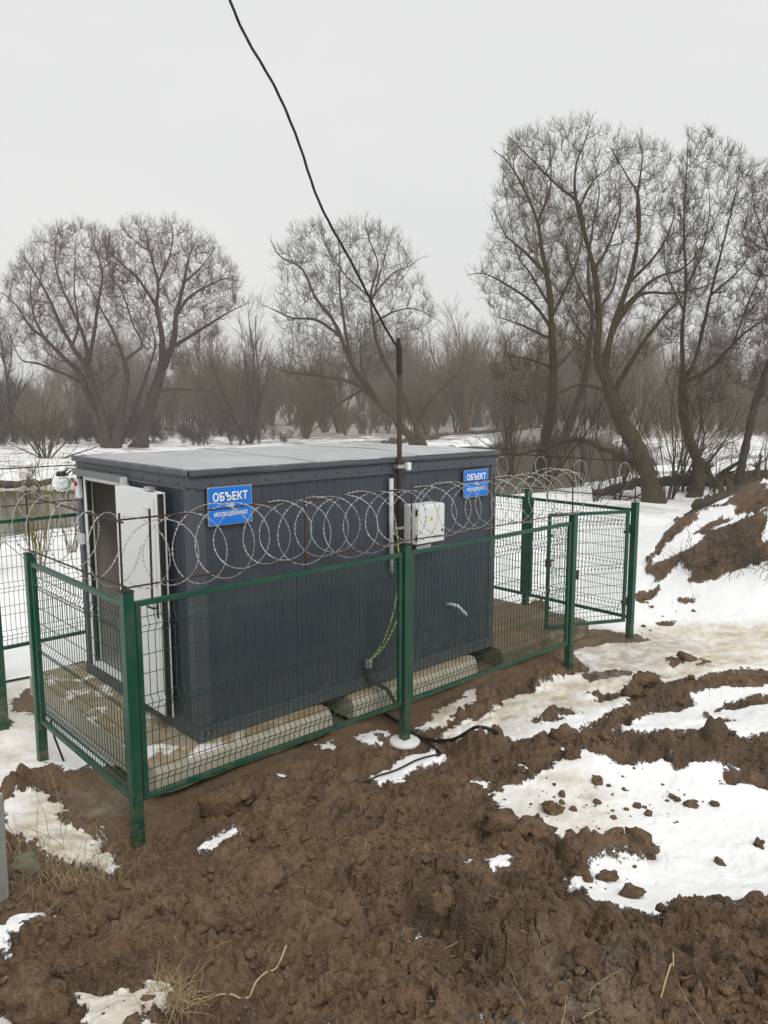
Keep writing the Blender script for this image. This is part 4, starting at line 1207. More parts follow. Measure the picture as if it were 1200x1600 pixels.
def razor_run(p, q, label, loops_per_m=5.2, rad=0.27, zc=1.845, uprights=None, seed=1, coil=True, tilt=-0.15, z_up=2.09, z_low=1.60, rod_off=0.0):
    p, q = Vector((*p, 0)), Vector((*q, 0))
    d = (q - p).normalized()
    ln = (q - p).length
    rr = np.random.default_rng(seed)
    o = empty('razor_wire', (p.x, p.y, 1.5), math.atan2(d.y, d.x), label, 'razor wire', 'razor wire on rod frames above the fence')
    z0 = 1.5
    n = int(ln / 0.5)
    for nm, z in (('upper_rod', z_up), ('lower_rod', z_low)):
        pts = [(ln * k / n - (0.03 if k == 0 else 0), rod_off + rr.uniform(-0.008, 0.008), z - z0 + rr.uniform(-0.010, 0.010)) for k in range(n + 1)]
        MB().tube(pts, 0.0075, 6).build(nm, M['rust'], o)
    for x in (uprights if uprights is not None else np.linspace(0.06, ln - 0.06, max(2, int(ln / 1.25) + 1))):
        MB().tube([(x, rod_off + 0.01, -0.03), (x + rr.uniform(-0.02, 0.02), rod_off + 0.01, z_up - z0 + 0.05)], 0.0085, 6).build('upright_rod', M['rust'], o)
    if not coil:
        return o
    # concertina coil: loops wander in size, lean and spacing
    nl = int(ln * loops_per_m)
    per = 40
    tt = np.arange(nl * per + 1) / per
    wob = np.interp(tt, np.arange(nl + 2), rr.uniform(-0.075, 0.075, nl + 2))
    wr = np.interp(tt, np.arange(nl + 2), rr.uniform(-0.04, 0.03, nl + 2))
    wz = np.interp(tt, np.arange(nl + 2), rr.uniform(-0.03, 0.02, nl + 2))
    ph = 2 * np.pi * tt
    x = ln * tt / nl + wob + 0.03 * np.sin(ph) + tilt * np.cos(ph)
    X = np.stack([x, rod_off + (rad * 0.85 + wr) * np.cos(ph), zc - z0 + wz + (rad + wr) * np.sin(ph)], -1)
    X = X[(X[:, 0] > 0.0) & (X[:, 0] < ln)]
    wire = MB().tube([tuple(v) for v in X], 0.0024, 4, cap=False).build('coil', M['razor'], o)
    seg = np.linalg.norm(np.diff(X, axis=0), axis=1)
    s = np.r_[0, np.cumsum(seg)]
    st = np.arange(0.02, s[-1], 0.038)
    C = np.stack([np.interp(st, s, X[:, k]) for k in range(3)], -1)
    D = np.stack([np.interp(st + 0.004, s, X[:, k]) for k in range(3)], -1) - C
    D /= np.linalg.norm(D, axis=1)[:, None] + 1e-9
    U = np.cross(D, rr.normal(size=D.shape)); U /= np.linalg.norm(U, axis=1)[:, None] + 1e-9
    V = np.cross(D, U)
    a, w_, t_ = 0.0115, 0.0072, 0.0012
    vs = np.stack([C + D * a + U * w_, C + D * a - U * w_, C - D * a - U * w_, C - D * a + U * w_, C + V * t_ * 2, C - V * t_ * 2], 1).reshape(-1, 3)
    base = (np.arange(len(C)) * 6)[:, None]
    tri = np.array([[0, 4, 3], [1, 2, 4], [3, 5, 0], [2, 1, 5], [0, 5, 4], [1, 4, 5]])
    fs = (base[:, :, None] + tri[None]).reshape(-1, 3)
    me = np_mesh('barbs', vs, fs, M['razor'], False)
    b = bpy.data.objects.new('barbs', me)
    link(b, wire)
    b['kind'] = 'stuff'
    return o


razor_run((XL, FY - 0.01), (4.60, FY - 0.01), 'coiled razor wire along the whole front fence before the two blue signs', seed=2,
          uprights=[0.19, 1.55, 2.78, 3.98, 5.42], z_up=2.09, z_low=1.60)
razor_run((XL, 1.38), (XL, FY), 'loose razor wire above the short side panel in front of the door', seed=3, loops_per_m=3.0, rad=0.26, uprights=[0.02, 1.90], z_up=2.07, z_low=1.60)
razor_run((6.10, FY), (6.10, YB), 'razor wire above the far side fence in front of the thick trees', seed=4, tilt=0.1, loops_per_m=1.5, rad=0.25, z_up=2.12, z_low=1.64)
razor_run((XL, YB), (6.10, YB), 'razor wire above the back fence against the river', seed=5, loops_per_m=2.2, rad=0.26, z_up=2.14, z_low=1.72)

# ================================================================= TREES
def bark_material(name, c0, c1, moss=0.0):
    m = NT(name)
    n = m.noise(6, 5, 0.7, stretch=(1, 1, 0.3))
    c = m.mix(m.ramp(n, [(0.3, 0.0), (0.7, 1.0)]), c0, c1)
    if moss:
        c = m.mix(m.math('MULTIPLY', m.ramp(m.noise(0.9, 4, 0.6), [(0.42, 0.0), (0.65, 1.0)]), moss), c, (0.085, 0.080, 0.026))
    m.set(color=c, rough=0.9, spec=0.2, normal=m.bump(m.noise(14, 4, 0.7, stretch=(1, 1, 0.25)), 0.8, 0.05))
    return m.mat


M['bark_brown'] = bark_material('willow_bark_brown', (0.032, 0.025, 0.020), (0.085, 0.066, 0.052))
M['bark_red'] = bark_material('willow_twig_reddish', (0.085, 0.047, 0.034), (0.135, 0.080, 0.056))
M['bark_olive'] = bark_material('willow_bark_mossy', (0.028, 0.022, 0.015), (0.075, 0.059, 0.040), 0.45)
M['twig_olive'] = bark_material('willow_twig_olive', (0.070, 0.053, 0.028), (0.125, 0.096, 0.050), 0.25)
M['brush'] = bark_material('far_brush', (0.105, 0.075, 0.050), (0.18, 0.132, 0.090))
M['brush_dark'] = bark_material('dark_brush', (0.045, 0.038, 0.034), (0.09, 0.074, 0.062))
M['yellow_twig'] = bark_material('yellowish_twig', (0.17, 0.14, 0.055), (0.27, 0.22, 0.10))

RIGHT = np.array([VIEW[1], -VIEW[0], 0.0])
FWD = np.array([VIEW[0], VIEW[1], 0.0])
UP = np.array([0.0, 0, 1])


def norm(a):
    return a / (np.linalg.norm(a, axis=-1, keepdims=True) + 1e-9)


def grow(P, D, Ln, k, up, wob, rng, curl=None):
    """paths of k+1 points for N twigs"""
    N = len(P)
    out = np.empty((N, k + 1, 3))
    out[:, 0] = P
    d = D.copy()
    for i in range(k):
        d = norm(d + UP * up + rng.normal(size=(N, 3)) * wob)
        out[:, i + 1] = out[:, i] + d * (Ln / k)[:, None]
    return out


def tubes(paths, r0, r1, sides):
    """paths (N,K,3) to verts/quads"""
    N, K, _ = paths.shape
    d = norm(np.gradient(paths, axis=1))
    ref = np.where(np.abs(d[..., 2:3]) > 0.9, np.array([1.0, 0, 0]), np.array([0, 0, 1.0]))
    # one steady side vector per path
    ref = np.repeat(ref[:, :1], K, axis=1)
    u = norm(np.cross(d, ref))
    v = np.cross(d, u)
    t = np.linspace(0, 1, K)[None, :, None]
    rad = np.asarray(r0)[:, None, None] * (1 - t) + np.asarray(r1)[:, None, None] * t
    ang = np.arange(sides) * 2 * np.pi / sides
    vs = paths[:, :, None] + rad[..., None] * (u[:, :, None] * np.cos(ang)[None, None, :, None] + v[:, :, None] * np.sin(ang)[None, None, :, None])
    base = (np.arange(N) * K * sides)[:, None, None]
    i = (np.arange(K - 1) * sides)[None, :, None]
    j = np.arange(sides)[None, None]
    j2 = (j + 1) % sides
    f = np.stack([base + i + j, base + i + j2, base + i + sides + j2, base + i + sides + j], -1).reshape(-1, 4)
    return vs.reshape(-1, 3), f


class Acc:
    def __init__(self): self.v, self.f, self.n = [], [], 0
    def add(self, vf):
        v, f = vf
        self.v.append(v); self.f.append(f + self.n); self.n += len(v)
    def obj(self, name, mat, parent):
        me = np_mesh(name, np.concatenate(self.v), np.concatenate(self.f), mat, True)
        return link(bpy.data.objects.new(name, me), parent)


def spline(pts, k=7):
    pts = np.asarray(pts, float)
    P = np.vstack([2 * pts[0] - pts[1], pts, 2 * pts[-1] - pts[-2]])
    out = []
    for i in range(1, len(P) - 2):
        t = np.linspace(0, 1, k, endpoint=False)[:, None]
        p0, p1, p2, p3 = P[i - 1], P[i], P[i + 1], P[i + 2]
        out.append(0.5 * (2 * p1 + (p2 - p0) * t + (2 * p0 - 5 * p1 + 4 * p2 - p3) * t * t + (3 * p1 - p0 - 3 * p2 + p3) * t ** 3))
    out.append(pts[-1:])
    return np.concatenate(out)


def spawn(paths, r_at, per_len, t0, t1, rng, spread, lens, min_n=2):
    """child starts on parent paths (N,K,3): uneven positions, fanned outwards"""
    N, K, _ = paths.shape
    n = np.maximum(min_n, per_len).astype(int)
    idx = np.repeat(np.arange(N), n)
    t = t0 + (t1 - t0) * rng.random(len(idx))
    s = t * (K - 1)
    i = np.clip(s.astype(int), 0, K - 2)
    f = (s - i)[:, None]
    P = paths[idx, i] * (1 - f) + paths[idx, i + 1] * f
    D = norm(paths[idx, i + 1] - paths[idx, i])
    side = rng.normal(size=D.shape)
    side = norm(side - D * (side * D).sum(1, keepdims=True))
    a = spread * (0.6 + 0.8 * rng.random(len(idx)))[:, None]
    C = norm(D * np.cos(a) + side * np.sin(a))
    Ln = lens[idx] * (1.15 - 0.65 * t) * (0.55 + 0.9 * rng.random(len(idx)))
    R0 = (r_at[0][idx] * (1 - t) + r_at[1][idx] * t)
    return P, C, Ln, R0


def limb_tree(name, base, scale, limbs, label, seed, mats, crown_line, density=1.0, depth=0.22, twig=1.0, ys=1.0, group='bare willows along the river', cat='tree'):
    """limbs: list of (r0, r1, [(x, y), ...]) measured in the tree's own plane (right, up), unit = scale metres.
    Limbs also lean towards and away from the viewer; finer branches fill the crown in all directions."""
    rng = np.random.default_rng(seed)
    root = empty(name, base, 0, label, cat, group)
    trunk, crown = Acc(), Acc()
    to_base = np.array(base) - np.array((-3.06, -5.63, 2.88))
    dist_b = float(np.linalg.norm(to_base[:2]))
    lim_paths, lim_r = [], []
    for r0, r1, pts in limbs:
        pts = np.array(pts, float) * scale * np.array([1.0, ys])
        n = len(pts)
        total = np.linalg.norm(np.diff(pts, axis=0), axis=1).sum()
        drift = rng.uniform(-1, 1) * depth * total
        tt = np.linspace(0, 1, n)
        rooted = pts[0][1] < 12 * scale
        start, r_cap = None, 1e9
        if lim_paths and not rooted:
            # a fork: begin exactly on the wood it grows from
            allp = np.concatenate([q_[0] for q_ in lim_paths]); allr = np.concatenate([q_[1] for q_ in lim_paths])
            flat = np.stack([allp @ RIGHT, allp[:, 2]], -1)
            i_ = int(np.argmin(((flat - pts[0]) ** 2).sum(1)))
            start, r_cap = allp[i_], allr[i_]
        z0 = rng.uniform(-1, 1) * 3 * scale if start is None else float((start @ FWD))
        dz = z0 + drift * tt ** 1.3
        P3 = pts[:, :1] * RIGHT[None] + pts[:, 1:] * UP[None]
        P3 = P3 + (P3 + to_base) / dist_b * dz[:, None]
        if start is not None:
            P3[0] = start
        S = spline(P3, 6)
        S[1:] += np.cumsum(rng.normal(size=(len(S) - 1, 3)) * 0.10 * scale * 2.0, axis=0) * 0.5
        K = len(S)
        ra, rb = min(r0 * 0.78 * scale, r_cap * 0.9), r1 * (0.74 if r1 > 3.5 else 0.3) * scale
        r = np.linspace(1, 0, K) ** (0.8 if r1 > 3.5 else 1.3) * (ra - rb) + rb
        if rooted:
            r = r * (1 + 0.55 * np.exp(-np.linalg.norm(S - S[0], axis=1) / (16 * scale)))
        # resample limb to tube with its own radii
        d = norm(np.gradient(S, axis=0))
        u = norm(np.cross(d, np.repeat(FWD[None], K, 0) + 0.01)); v = np.cross(d, u)
        sides = 8
        ang = np.arange(sides) * 2 * np.pi / sides
        rr = r[:, None] * (1 + 0.10 * rng.normal(size=(K, sides)))
        vs = S[:, None] + rr[..., None] * (u[:, None] * np.cos(ang)[None, :, None] + v[:, None] * np.sin(ang)[None, :, None])
        i = (np.arange(K - 1) * sides)[:, None]; j = np.arange(sides)[None]; j2 = (j + 1) % sides
        trunk.add((vs.reshape(-1, 3), np.stack([i + j, i + j2, i + sides + j2, i + sides + j], -1).reshape(-1, 4)))
        lim_paths.append((S, r, total))
    # branches: reach from the nearest wood to points spread through the whole crown
    pts_, dir_, rad_ = [], [], []
    for S, r, total in lim_paths:
        K = len(S); k0 = int(K * 0.25)
        pts_.append(S[k0:]); dir_.append(norm(np.gradient(S, axis=0))[k0:]); rad_.append(r[k0:])
    pts_, dir_, rad_ = np.concatenate(pts_), np.concatenate(dir_), np.concatenate(rad_)
    C2 = np.array(crown_line, float) * scale * np.array([1.0, ys])
    lo, hi = C2.min(0), C2.max(0)
    area = 0.5 * abs(np.dot(C2[:, 0], np.roll(C2[:, 1], 1)) - np.dot(C2[:, 1], np.roll(C2[:, 0], 1))) / scale ** 2
    n_t = int(area / 62.0 * density)
    q = rng.uniform(lo, hi, (n_t * 6, 2))
    q = q + rng.normal(size=q.shape) * 5 * scale
    sd = poly_sd(q[:, 0], q[:, 1], C2)
    keep = sd > 15 * scale
    q, sd = q[keep][:n_t], sd[keep][:n_t]
    thick = np.minimum(sd * 1.6, 0.42 * (hi - lo).min()) + 6 * scale
    dep = rng.uniform(-1, 1, len(q)) * thick
    tg = q[:, :1] * RIGHT[None] + q[:, 1:] * UP[None]
    tg = tg + (tg + to_base) / dist_b * dep[:, None]
    # start with the targets closest to the limbs
    dmin = np.array([np.sqrt(((pts_ - t_) ** 2).sum(1).min()) for t_ in tg])
    fork = RIGHT * (0.5 * (lo[0] + hi[0])) + UP * (lo[1] - 0.15 * (hi[1] - lo[1]))
    p1, R0 = [], []
    for t_ in tg[np.argsort(dmin)]:
        v = t_ - pts_
        d = np.sqrt((v * v).sum(1))
        along = (v * dir_).sum(1) / (d + 1e-9)
        cost = d * (1.35 - 0.65 * along) + np.maximum(-v[:, 2], 0) * 0.8
        i = int(np.argmin(cost))
        L_ = d[i]
        if L_ < 3 * scale:
            continue
        c1 = pts_[i] + dir_[i] * 0.35 * L_ + rng.normal(size=3) * 0.06 * L_
        outw = t_ - fork; outw = outw / (np.linalg.norm(outw) + 1e-9)
        c2 = t_ - (outw * 0.7 + UP * 0.3) * 0.33 * L_ + rng.normal(size=3) * 0.06 * L_
        tt = np.linspace(0, 1, 6)[:, None]
        path = (1 - tt) ** 3 * pts_[i] + 3 * (1 - tt) ** 2 * tt * c1 + 3 * (1 - tt) * tt * tt * c2 + tt ** 3 * t_
        path[1:-1] += rng.normal(size=(4, 3)) * 0.025 * L_
        r = float(np.clip(rad_[i] * 0.72, 0.42 * scale, (0.55 + 0.028 * L_ / scale) * scale))
        p1.append(path); R0.append(r)
        pts_ = np.vstack([pts_, path[2:]]); dir_ = np.vstack([dir_, norm(np.gradient(path, axis=0))[2:]])
        rad_ = np.r_[rad_, np.linspace(r, r * 0.45, 6)[2:]]
    # the outer part of every limb carries twigs too
    for S, r, total in lim_paths:
        K = len(S)
        for a_, b_ in ((0.45, 0.75), (0.75, 1.0)):
            ii = np.linspace(a_ * (K - 1), b_ * (K - 1), 6)
            p1.append(np.stack([np.interp(ii, np.arange(K), S[:, c_]) for c_ in range(3)], -1)); R0.append(float(r[int(ii[-1])]) * 0.6)
    p1, R0 = np.array(p1), np.array(R0)
    Ln = np.linalg.norm(np.diff(p1, axis=1), axis=2).sum(1)
    e1 = R0 * 0.45
    trunk.add(tubes(p1, R0, e1, 3))
    # twigs on branches and limb ends
    n2 = np.clip(Ln / scale / 5.0, 3, 7) * twig
    P, D, L2, Rr = spawn(p1, (R0, e1), n2, 0.12, 1.0, rng, 0.75, np.full(len(Ln), 17 * scale))
    r2 = np.clip(Rr * 0.6, 0.19 * scale, 0.30 * scale)
    p2 = grow(P, norm(D + UP * 0.12 + 0.25 * norm(P - fork)), L2, 3, 0.12, 0.15, rng)
    crown.add(tubes(p2, r2, r2 * 0.55, 3))
    P, D, L3, Rr = spawn(p2, (r2, r2 * 0.55), np.full(len(L2), 3.2 * twig), 0.1, 1.0, rng, 0.7, np.full(len(L2), 12.5 * scale))
    r3 = np.full(len(L3), 0.15 * scale)
    p3 = grow(P, norm(D + UP * 0.15 + 0.2 * norm(P - fork)), L3, 1, 0.10, 0.10, rng)
    crown.add(tubes(p3, r3, r3 * 0.5, 3))

    trunk.obj('trunk', mats[0], root)
    crown.obj('crown', mats[1], root)
    return root


def rel(pts, ox, oy, k, bx, by):
    """sketch points -> the tree's own plane, y up, from its base"""
    return [((x / k + ox) - bx, by - (y / k + oy)) for x, y in pts]


def T(limbs, ox, oy, k, bx, by):
    return [(r0, r1, rel(p, ox, oy, k, bx, by)) for r0, r1, p in limbs]



# left pair of big willows on the far bank
A = T([(9, 2, [(505,1150),(480,1080),(430,900),(390,780),(330,720),(240,620),(180,570),(120,470),(60,410)]),
       (3.5, 1.2, [(400,840),(300,780),(200,740),(130,725),(90,640),(60,560)]),
       (9, 2.5, [(515,1150),(500,1060),(480,950),(440,780),(380,680),(320,560),(270,430),(220,330),(170,250)]),
       (6, 1.6, [(440,760),(430,650),(380,500),(330,380),(310,260),(330,150)]),
       (6, 1.6, [(440,760),(470,600),(490,480),(520,330),(490,200),(480,120)]),
       (10, 2.4, [(540,1150),(560,1040),(580,950),(610,800),(600,730),(560,600),(510,500),(430,330)]),
       (5, 1.4, [(605,735),(640,700),(690,650),(650,560),(610,420),(560,330),(540,220)]),
       (4, 1.4, [(270,640),(200,520),(190,400),(210,290)]),
       (3, 1.0, [(380,680),(400,560),(390,420),(400,300),(410,170)])], 0, 320, 3, 173, 703)
limb_tree('willow_tree', (23.172, 55.561, -1.000), 0.05209, A, 'wide willow on the left, several stems fanning left from one foot', 11, (M['bark_brown'], M['bark_red']), [(-165, 263), (-133, 308), (-108, 348), (-68, 360), (-8, 361), (27, 341), (49, 233), (32, 103), (-3, 63), (-53, 83), (-113, 123), (-158, 183)], 1.35, twig=1.15, ys=0.975)
B = T([(14, 9, [(650,1150),(665,1100),(700,980),(740,870),(770,780)]),
       (7, 2, [(770,780),(780,620),(760,480),(770,370),(740,230),(720,130)]),
       (8, 2, [(770,790),(830,640),(850,520),(890,370),(920,250),(960,170)]),
       (5, 1.4, [(790,710),(900,620),(1000,560),(1100,500),(1190,460)]),
       (4, 1.2, [(850,520),(920,430),(1050,360),(1130,340)]),
       (4, 1.2, [(760,480),(690,360),(620,290),(550,220),(530,160)]),
       (3.5, 1.0, [(765,885),(860,860),(1000,870),(1060,890)]),
       (3.5, 1.2, [(770,370),(830,250),(850,150),(830,90)]),
       (5, 2, [(560,1120),(640,950),(720,750),(750,640),(720,520)]),
       (3, 1, [(890,370),(980,290),(1040,210)]),
       (3, 1, [(740,230),(660,170),(620,120)])], 0, 320, 3, 218, 700)
limb_tree('willow_tree', (26.082, 56.486, -1.000), 0.05428, B, 'left willow with one thick trunk leaning right and rounded crown', 12, (M['bark_brown'], M['bark_red']), [(-68, 332), (-8, 362), (32, 370), (72, 367), (124, 337), (159, 297), (180, 260), (174, 210), (134, 160), (82, 110), (32, 100), (0, 140), (-53, 220)], 1.35, twig=1.15, ys=0.975)
# leaning willow behind the cabin
C_ = T([(9, 2.2, [(905,1130),(890,1110),(800,1000),(700,900),(600,740),(530,560),(440,440),(380,310),(280,250),(240,180)]),
        (5, 1.2, [(600,740),(570,560),(550,400),(550,250),(540,120)]),
        (4, 1.2, [(530,620),(440,540),(330,530),(240,490),(190,470)]),
        (7, 2, [(930,1130),(920,1100),(870,950),(800,820),(730,680),(700,560),(690,420),(720,290),(680,180),(660,90)]),
        (3.5, 1.0, [(695,440),(790,330),(860,300),(920,260)]),
        (3.5, 1.0, [(700,420),(760,230),(790,120)]),
        (3.5, 1.0, [(720,540),(800,500),(900,490),(1010,545)]),
        (5, 1.4, [(700,900),(600,830),(450,800),(300,780),(220,740)]),
        (3.5, 1.0, [(690,430),(580,340),(500,230),(470,140)]),
        (3, 0.8, [(640,880),(500,960),(440,1040),(360,1100)]),
        (4, 1.0, [(890,1020),(960,920),(1060,820),(1130,740)]),
        (4, 1.2, [(760,950),(660,800),(640,660),(650,540)])], 350, 320, 3, 652, 697)
limb_tree('willow_tree', (45.600, 42.704, -1.000), 0.05684, C_, 'willow leaning left behind the cabin roof, between the left pair and the mast', 13, (M['bark_olive'], M['twig_olive']), [(-226, 317), (-202, 344), (-162, 359), (-122, 364), (-62, 359), (-25, 349), (0, 299), (20, 259), (45, 207), (30, 175), (-12, 137), (-52, 97), (-112, 72), (-182, 77), (-227, 107), (-234, 217)], 1.0, twig=1.0, ys=0.975)
# tall group on the right bank
D_ = [(20, 14, [(0,-6),(-6,20),(-25,78),(-57,137),(-78,185)])] + T([
       (9, 2.4, [(590,1090),(540,960),(540,820),(520,650),(480,500),(450,380),(370,310),(270,210),(200,140)]),
       (5, 1.2, [(480,500),(440,350),(440,240),(470,150),(490,70)]),
       (9, 2.2, [(590,1090),(570,1000),(590,850),(650,640),(670,480),(660,350),(620,280),(560,180)]),
       (5, 1.2, [(665,480),(660,350),(670,220),(650,130)]),
       (5, 1.4, [(595,830),(680,720),(800,710),(900,690),(1000,650)]),
       (4, 1.2, [(620,760),(730,660),(830,620),(900,540),(940,450)]),
       (6, 1.8, [(620,1110),(690,920),(780,790),(830,730),(870,640)]),
       (4, 1.0, [(520,600),(560,540),(600,400),(590,300)]),
       (3.5, 1.0, [(540,820),(470,700),(430,600),(400,480)]),
       (3.5, 1.0, [(650,640),(740,560),(790,440),(780,330)]),
       (3, 1.0, [(450,380),(500,300),(560,250)]),
       (4, 1.2, [(575,1090),(480,1060),(400,1090),(330,1080)])], 700, 150, 2.4, 1023, 787)
limb_tree('willow_tree', (22.814, 7.982, -0.750), 0.02310, D_, 'tall thick-trunked willow leaning left on the right bank', 14, (M['bark_olive'], M['twig_olive']), [(-270, 552), (-235, 599), (-173, 615), (-123, 624), (-88, 599), (-43, 600), (-1, 575), (39, 529), (69, 457), (89, 367), (57, 287), (-23, 217), (-123, 187), (-173, 267), (-203, 357), (-243, 457)], 0.95, twig=1.0, ys=0.935)
E_ = [(12, 8, [(-4,-6),(4,20),(14,75),(20,130),(21,170),(19,214)])] + T([
       (7, 1.8, [(378,930),(360,700),(330,560),(310,450),(260,330),(200,230),(150,190)]),
       (4, 1.2, [(370,830),(300,750),(200,680),(120,640),(60,645)]),
       (4, 1.2, [(380,830),(440,640),(470,520),(460,380)]),
       (4, 1.0, [(350,640),(270,560),(200,500),(160,420)]),
       (3.5, 1.0, [(370,900),(250,830),(160,800)]),
       (3, 1.0, [(310,450),(350,330),(350,220),(340,130)]),
       (3, 1.0, [(260,330),(220,250),(230,160)]),
       (3, 0.8, [(375,1000),(270,960),(180,950)]),
       (3, 0.8, [(378,1010),(450,930),(500,850)]),
       (3, 0.8, [(360,760),(290,640),(240,560),(190,330)])], 700, 150, 2.4, 838, 750)
limb_tree('willow_tree', (27.892, 16.891, -0.900), 0.03134, E_, 'slender mossy willow leftmost of the right-hand group beside the water', 15, (M['bark_olive'], M['twig_olive']), [(-120, 340), (-95, 370), (-90, 450), (-80, 510), (-48, 552), (12, 490), (47, 410), (67, 320), (52, 210), (32, 130), (-38, 100), (-93, 140), (-83, 250)], 1.0, twig=1.1, ys=0.935)
E2 = [(10, 6, [(-8,-4),(4,30),(20,75),(38,130),(46,180)])] + T([
       (6, 1.6, [(515,960),(520,800),(500,640),(510,480),(530,340),(500,220)]),
       (3.5, 1.0, [(520,800),(590,700),(610,560),(640,430)]),
       (3, 0.8, [(505,900),(440,800),(400,700)])], 700, 150, 2.4, 868, 732)
limb_tree('willow_tree', (34.137, 20.119, -0.900), 0.03678, E2, 'thin willow stem leaning right between the mossy willow and the thick one', 16, (M['bark_brown'], M['bark_brown']), [(-18, 402), (32, 452), (77, 412), (97, 312), (77, 172), (12, 122)], 0.8, twig=1.0, ys=0.935)
F_ = [(13, 8, [(0,-6),(4,30),(2,60),(-14,100),(-25,150),(-28,210)])] + T([
       (5, 1.0, [(830,1000),(845,850),(850,700),(830,450),(830,250),(830,110)]),
       (5, 1.0, [(860,1050),(900,950),(940,720),(980,500),(1010,330),(1020,160)]),
       (5, 1.2, [(880,1060),(950,1000),(1050,880),(1150,800),(1250,740)]),
       (3, 0.8, [(850,700),(900,560),(920,400),(900,260)]),
       (3, 0.8, [(940,720),(1040,620),(1100,500)]),
       (3, 0.8, [(850,760),(780,640),(760,520)]),
       (3, 0.8, [(1050,880),(1080,740),(1120,620),(1130,480)])], 700, 150, 2.4, 1085, 778)
limb_tree('willow_tree', (25.513, 7.797, -0.750), 0.02450, F_, 'willow with straight upright rods right of the thickest trunk', 17, (M['bark_olive'], M['bark_brown']), [(-80, 478), (-50, 588), (-10, 600), (27, 580), (67, 550), (107, 520), (125, 358), (115, 218), (55, 128), (-45, 128), (-80, 258)], 0.9, twig=1.05, ys=0.935)
G_ = [(9, 6, [(0,-10),(8,60),(20,140),(34,200)])] + T([
       (5, 1.2, [(1170,980),(1220,820),(1210,680),(1150,560),(1090,420),(1070,330)]),
       (5, 1.2, [(1180,950),(1270,760),(1290,560),(1260,400),(1240,260)]),
       (4, 1.0, [(1210,680),(1180,520),(1190,380),(1160,260)]),
       (4, 1.0, [(1220,820),(1330,640),(1380,480)]),
       (3, 0.8, [(1150,560),(1080,520),(1040,440)])], 700, 150, 2.4, 1150, 770)
limb_tree('willow_tree', (26.224, 6.539, -0.500), 0.02410, G_, 'reddish willow crown cut by the right edge of the picture', 18, (M['bark_brown'], M['bark_red']), [(-32, 490), (10, 532), (60, 522), (140, 470), (160, 210), (80, 120), (0, 150), (-25, 320)], 1.0, twig=1.1, ys=0.935)
# slim tree at the left edge
H_ = [(3.5, 1.0, [(0,-4),(-2,60),(-6,130),(-12,200),(-8,240)]), (2, 0.7, [(-6,120),(-20,170),(-24,220)]), (2, 0.7, [(-4,90),(6,140),(4,200)])]
limb_tree('slim_tree', (21.708, 74.762, -1.000), 0.06288, H_, 'slim bare tree at the left edge beside the wide willow', 19, (M['bark_brown'], M['bark_brown']), [(-32, 210), (-17, 240), (8, 230), (23, 150), (18, 70), (-17, 60)], 0.9, twig=1.0, ys=0.975)


# ================================================================= BRUSH AND FAR WOOD
def bush_parts(seed, h, n_stem, spread, thick, lean=0.0, n_br=10, n_tw=7, up=0.06, start=0.15):
    """stems from one foot, side branches and twigs; returns stem and twig accumulators"""
    rng = np.random.default_rng(seed)
    a = rng.uniform(0, 2 * np.pi, n_stem)
    tilt = np.abs(rng.normal(0, spread, n_stem))
    D = norm(np.stack([np.cos(a) * np.sin(tilt) + lean, np.sin(a) * np.sin(tilt), np.cos(tilt)], -1))
    P = np.stack([np.cos(a), np.sin(a), 0 * a], -1) * h * 0.02 - np.array([0, 0, 0.05])
    Ln = h * rng.uniform(0.65, 1.05, n_stem)
    p0 = grow(P, D, Ln, 7, up, 0.10, rng)
    r0 = thick * rng.uniform(0.6, 1.2, n_stem)
    st, tw = Acc(), Acc()
    st.add(tubes(p0, r0, r0 * 0.25, 5))
    P, D, L1, Rr = spawn(p0, (r0, r0 * 0.25), np.full(n_stem, n_br), start, 1.0, rng, 0.6, Ln * 0.42)
    r1 = np.maximum(Rr * 0.45, thick * 0.10)
    p1 = grow(P, D, L1, 4, 0.12, 0.14, rng)
    st.add(tubes(p1, r1, r1 * 0.4, 3))
    P, D, L2, Rr = spawn(p1, (r1, r1 * 0.4), np.full(len(L1), n_tw), 0.15, 1.0, rng, 0.55, L1 * 0.5)
    r2 = np.full(len(L2), thick * 0.075)
    p2 = grow(P, D, L2, 2, 0.12, 0.14, rng)
    tw.add(tubes(p2, r2, r2 * 0.5, 3))
    P, D, L3, Rr = spawn(p2, (r2, r2), np.full(len(L2), 2), 0.2, 1.0, rng, 0.5, L2 * 0.6)
    r3 = np.full(len(L3), thick * 0.05)
    tw.add(tubes(grow(P, D, L3, 1, 0.12, 0.12, rng), r3, r3 * 0.5, 3))
    return st, tw


def bush(name, loc, label, cat, group, mats, **kw):
    root = empty(name, loc, 0, label, cat, group)
    st, tw = bush_parts(**kw)
    st.obj('stems', mats[0], root)
    tag(tw.obj('twigs', mats[1], root), kind='stuff')
    return root


def uw(u, w):
    return -3.06 + VIEW[0] * u + VIEW[1] * w, -5.63 + VIEW[1] * u - VIEW[0] * w


def on_ground(u, w, dz=-0.1):
    x, y = uw(u, w)
    return (x, y, float(base_h(np.array([x]), np.array([y]))[0]) + dz)


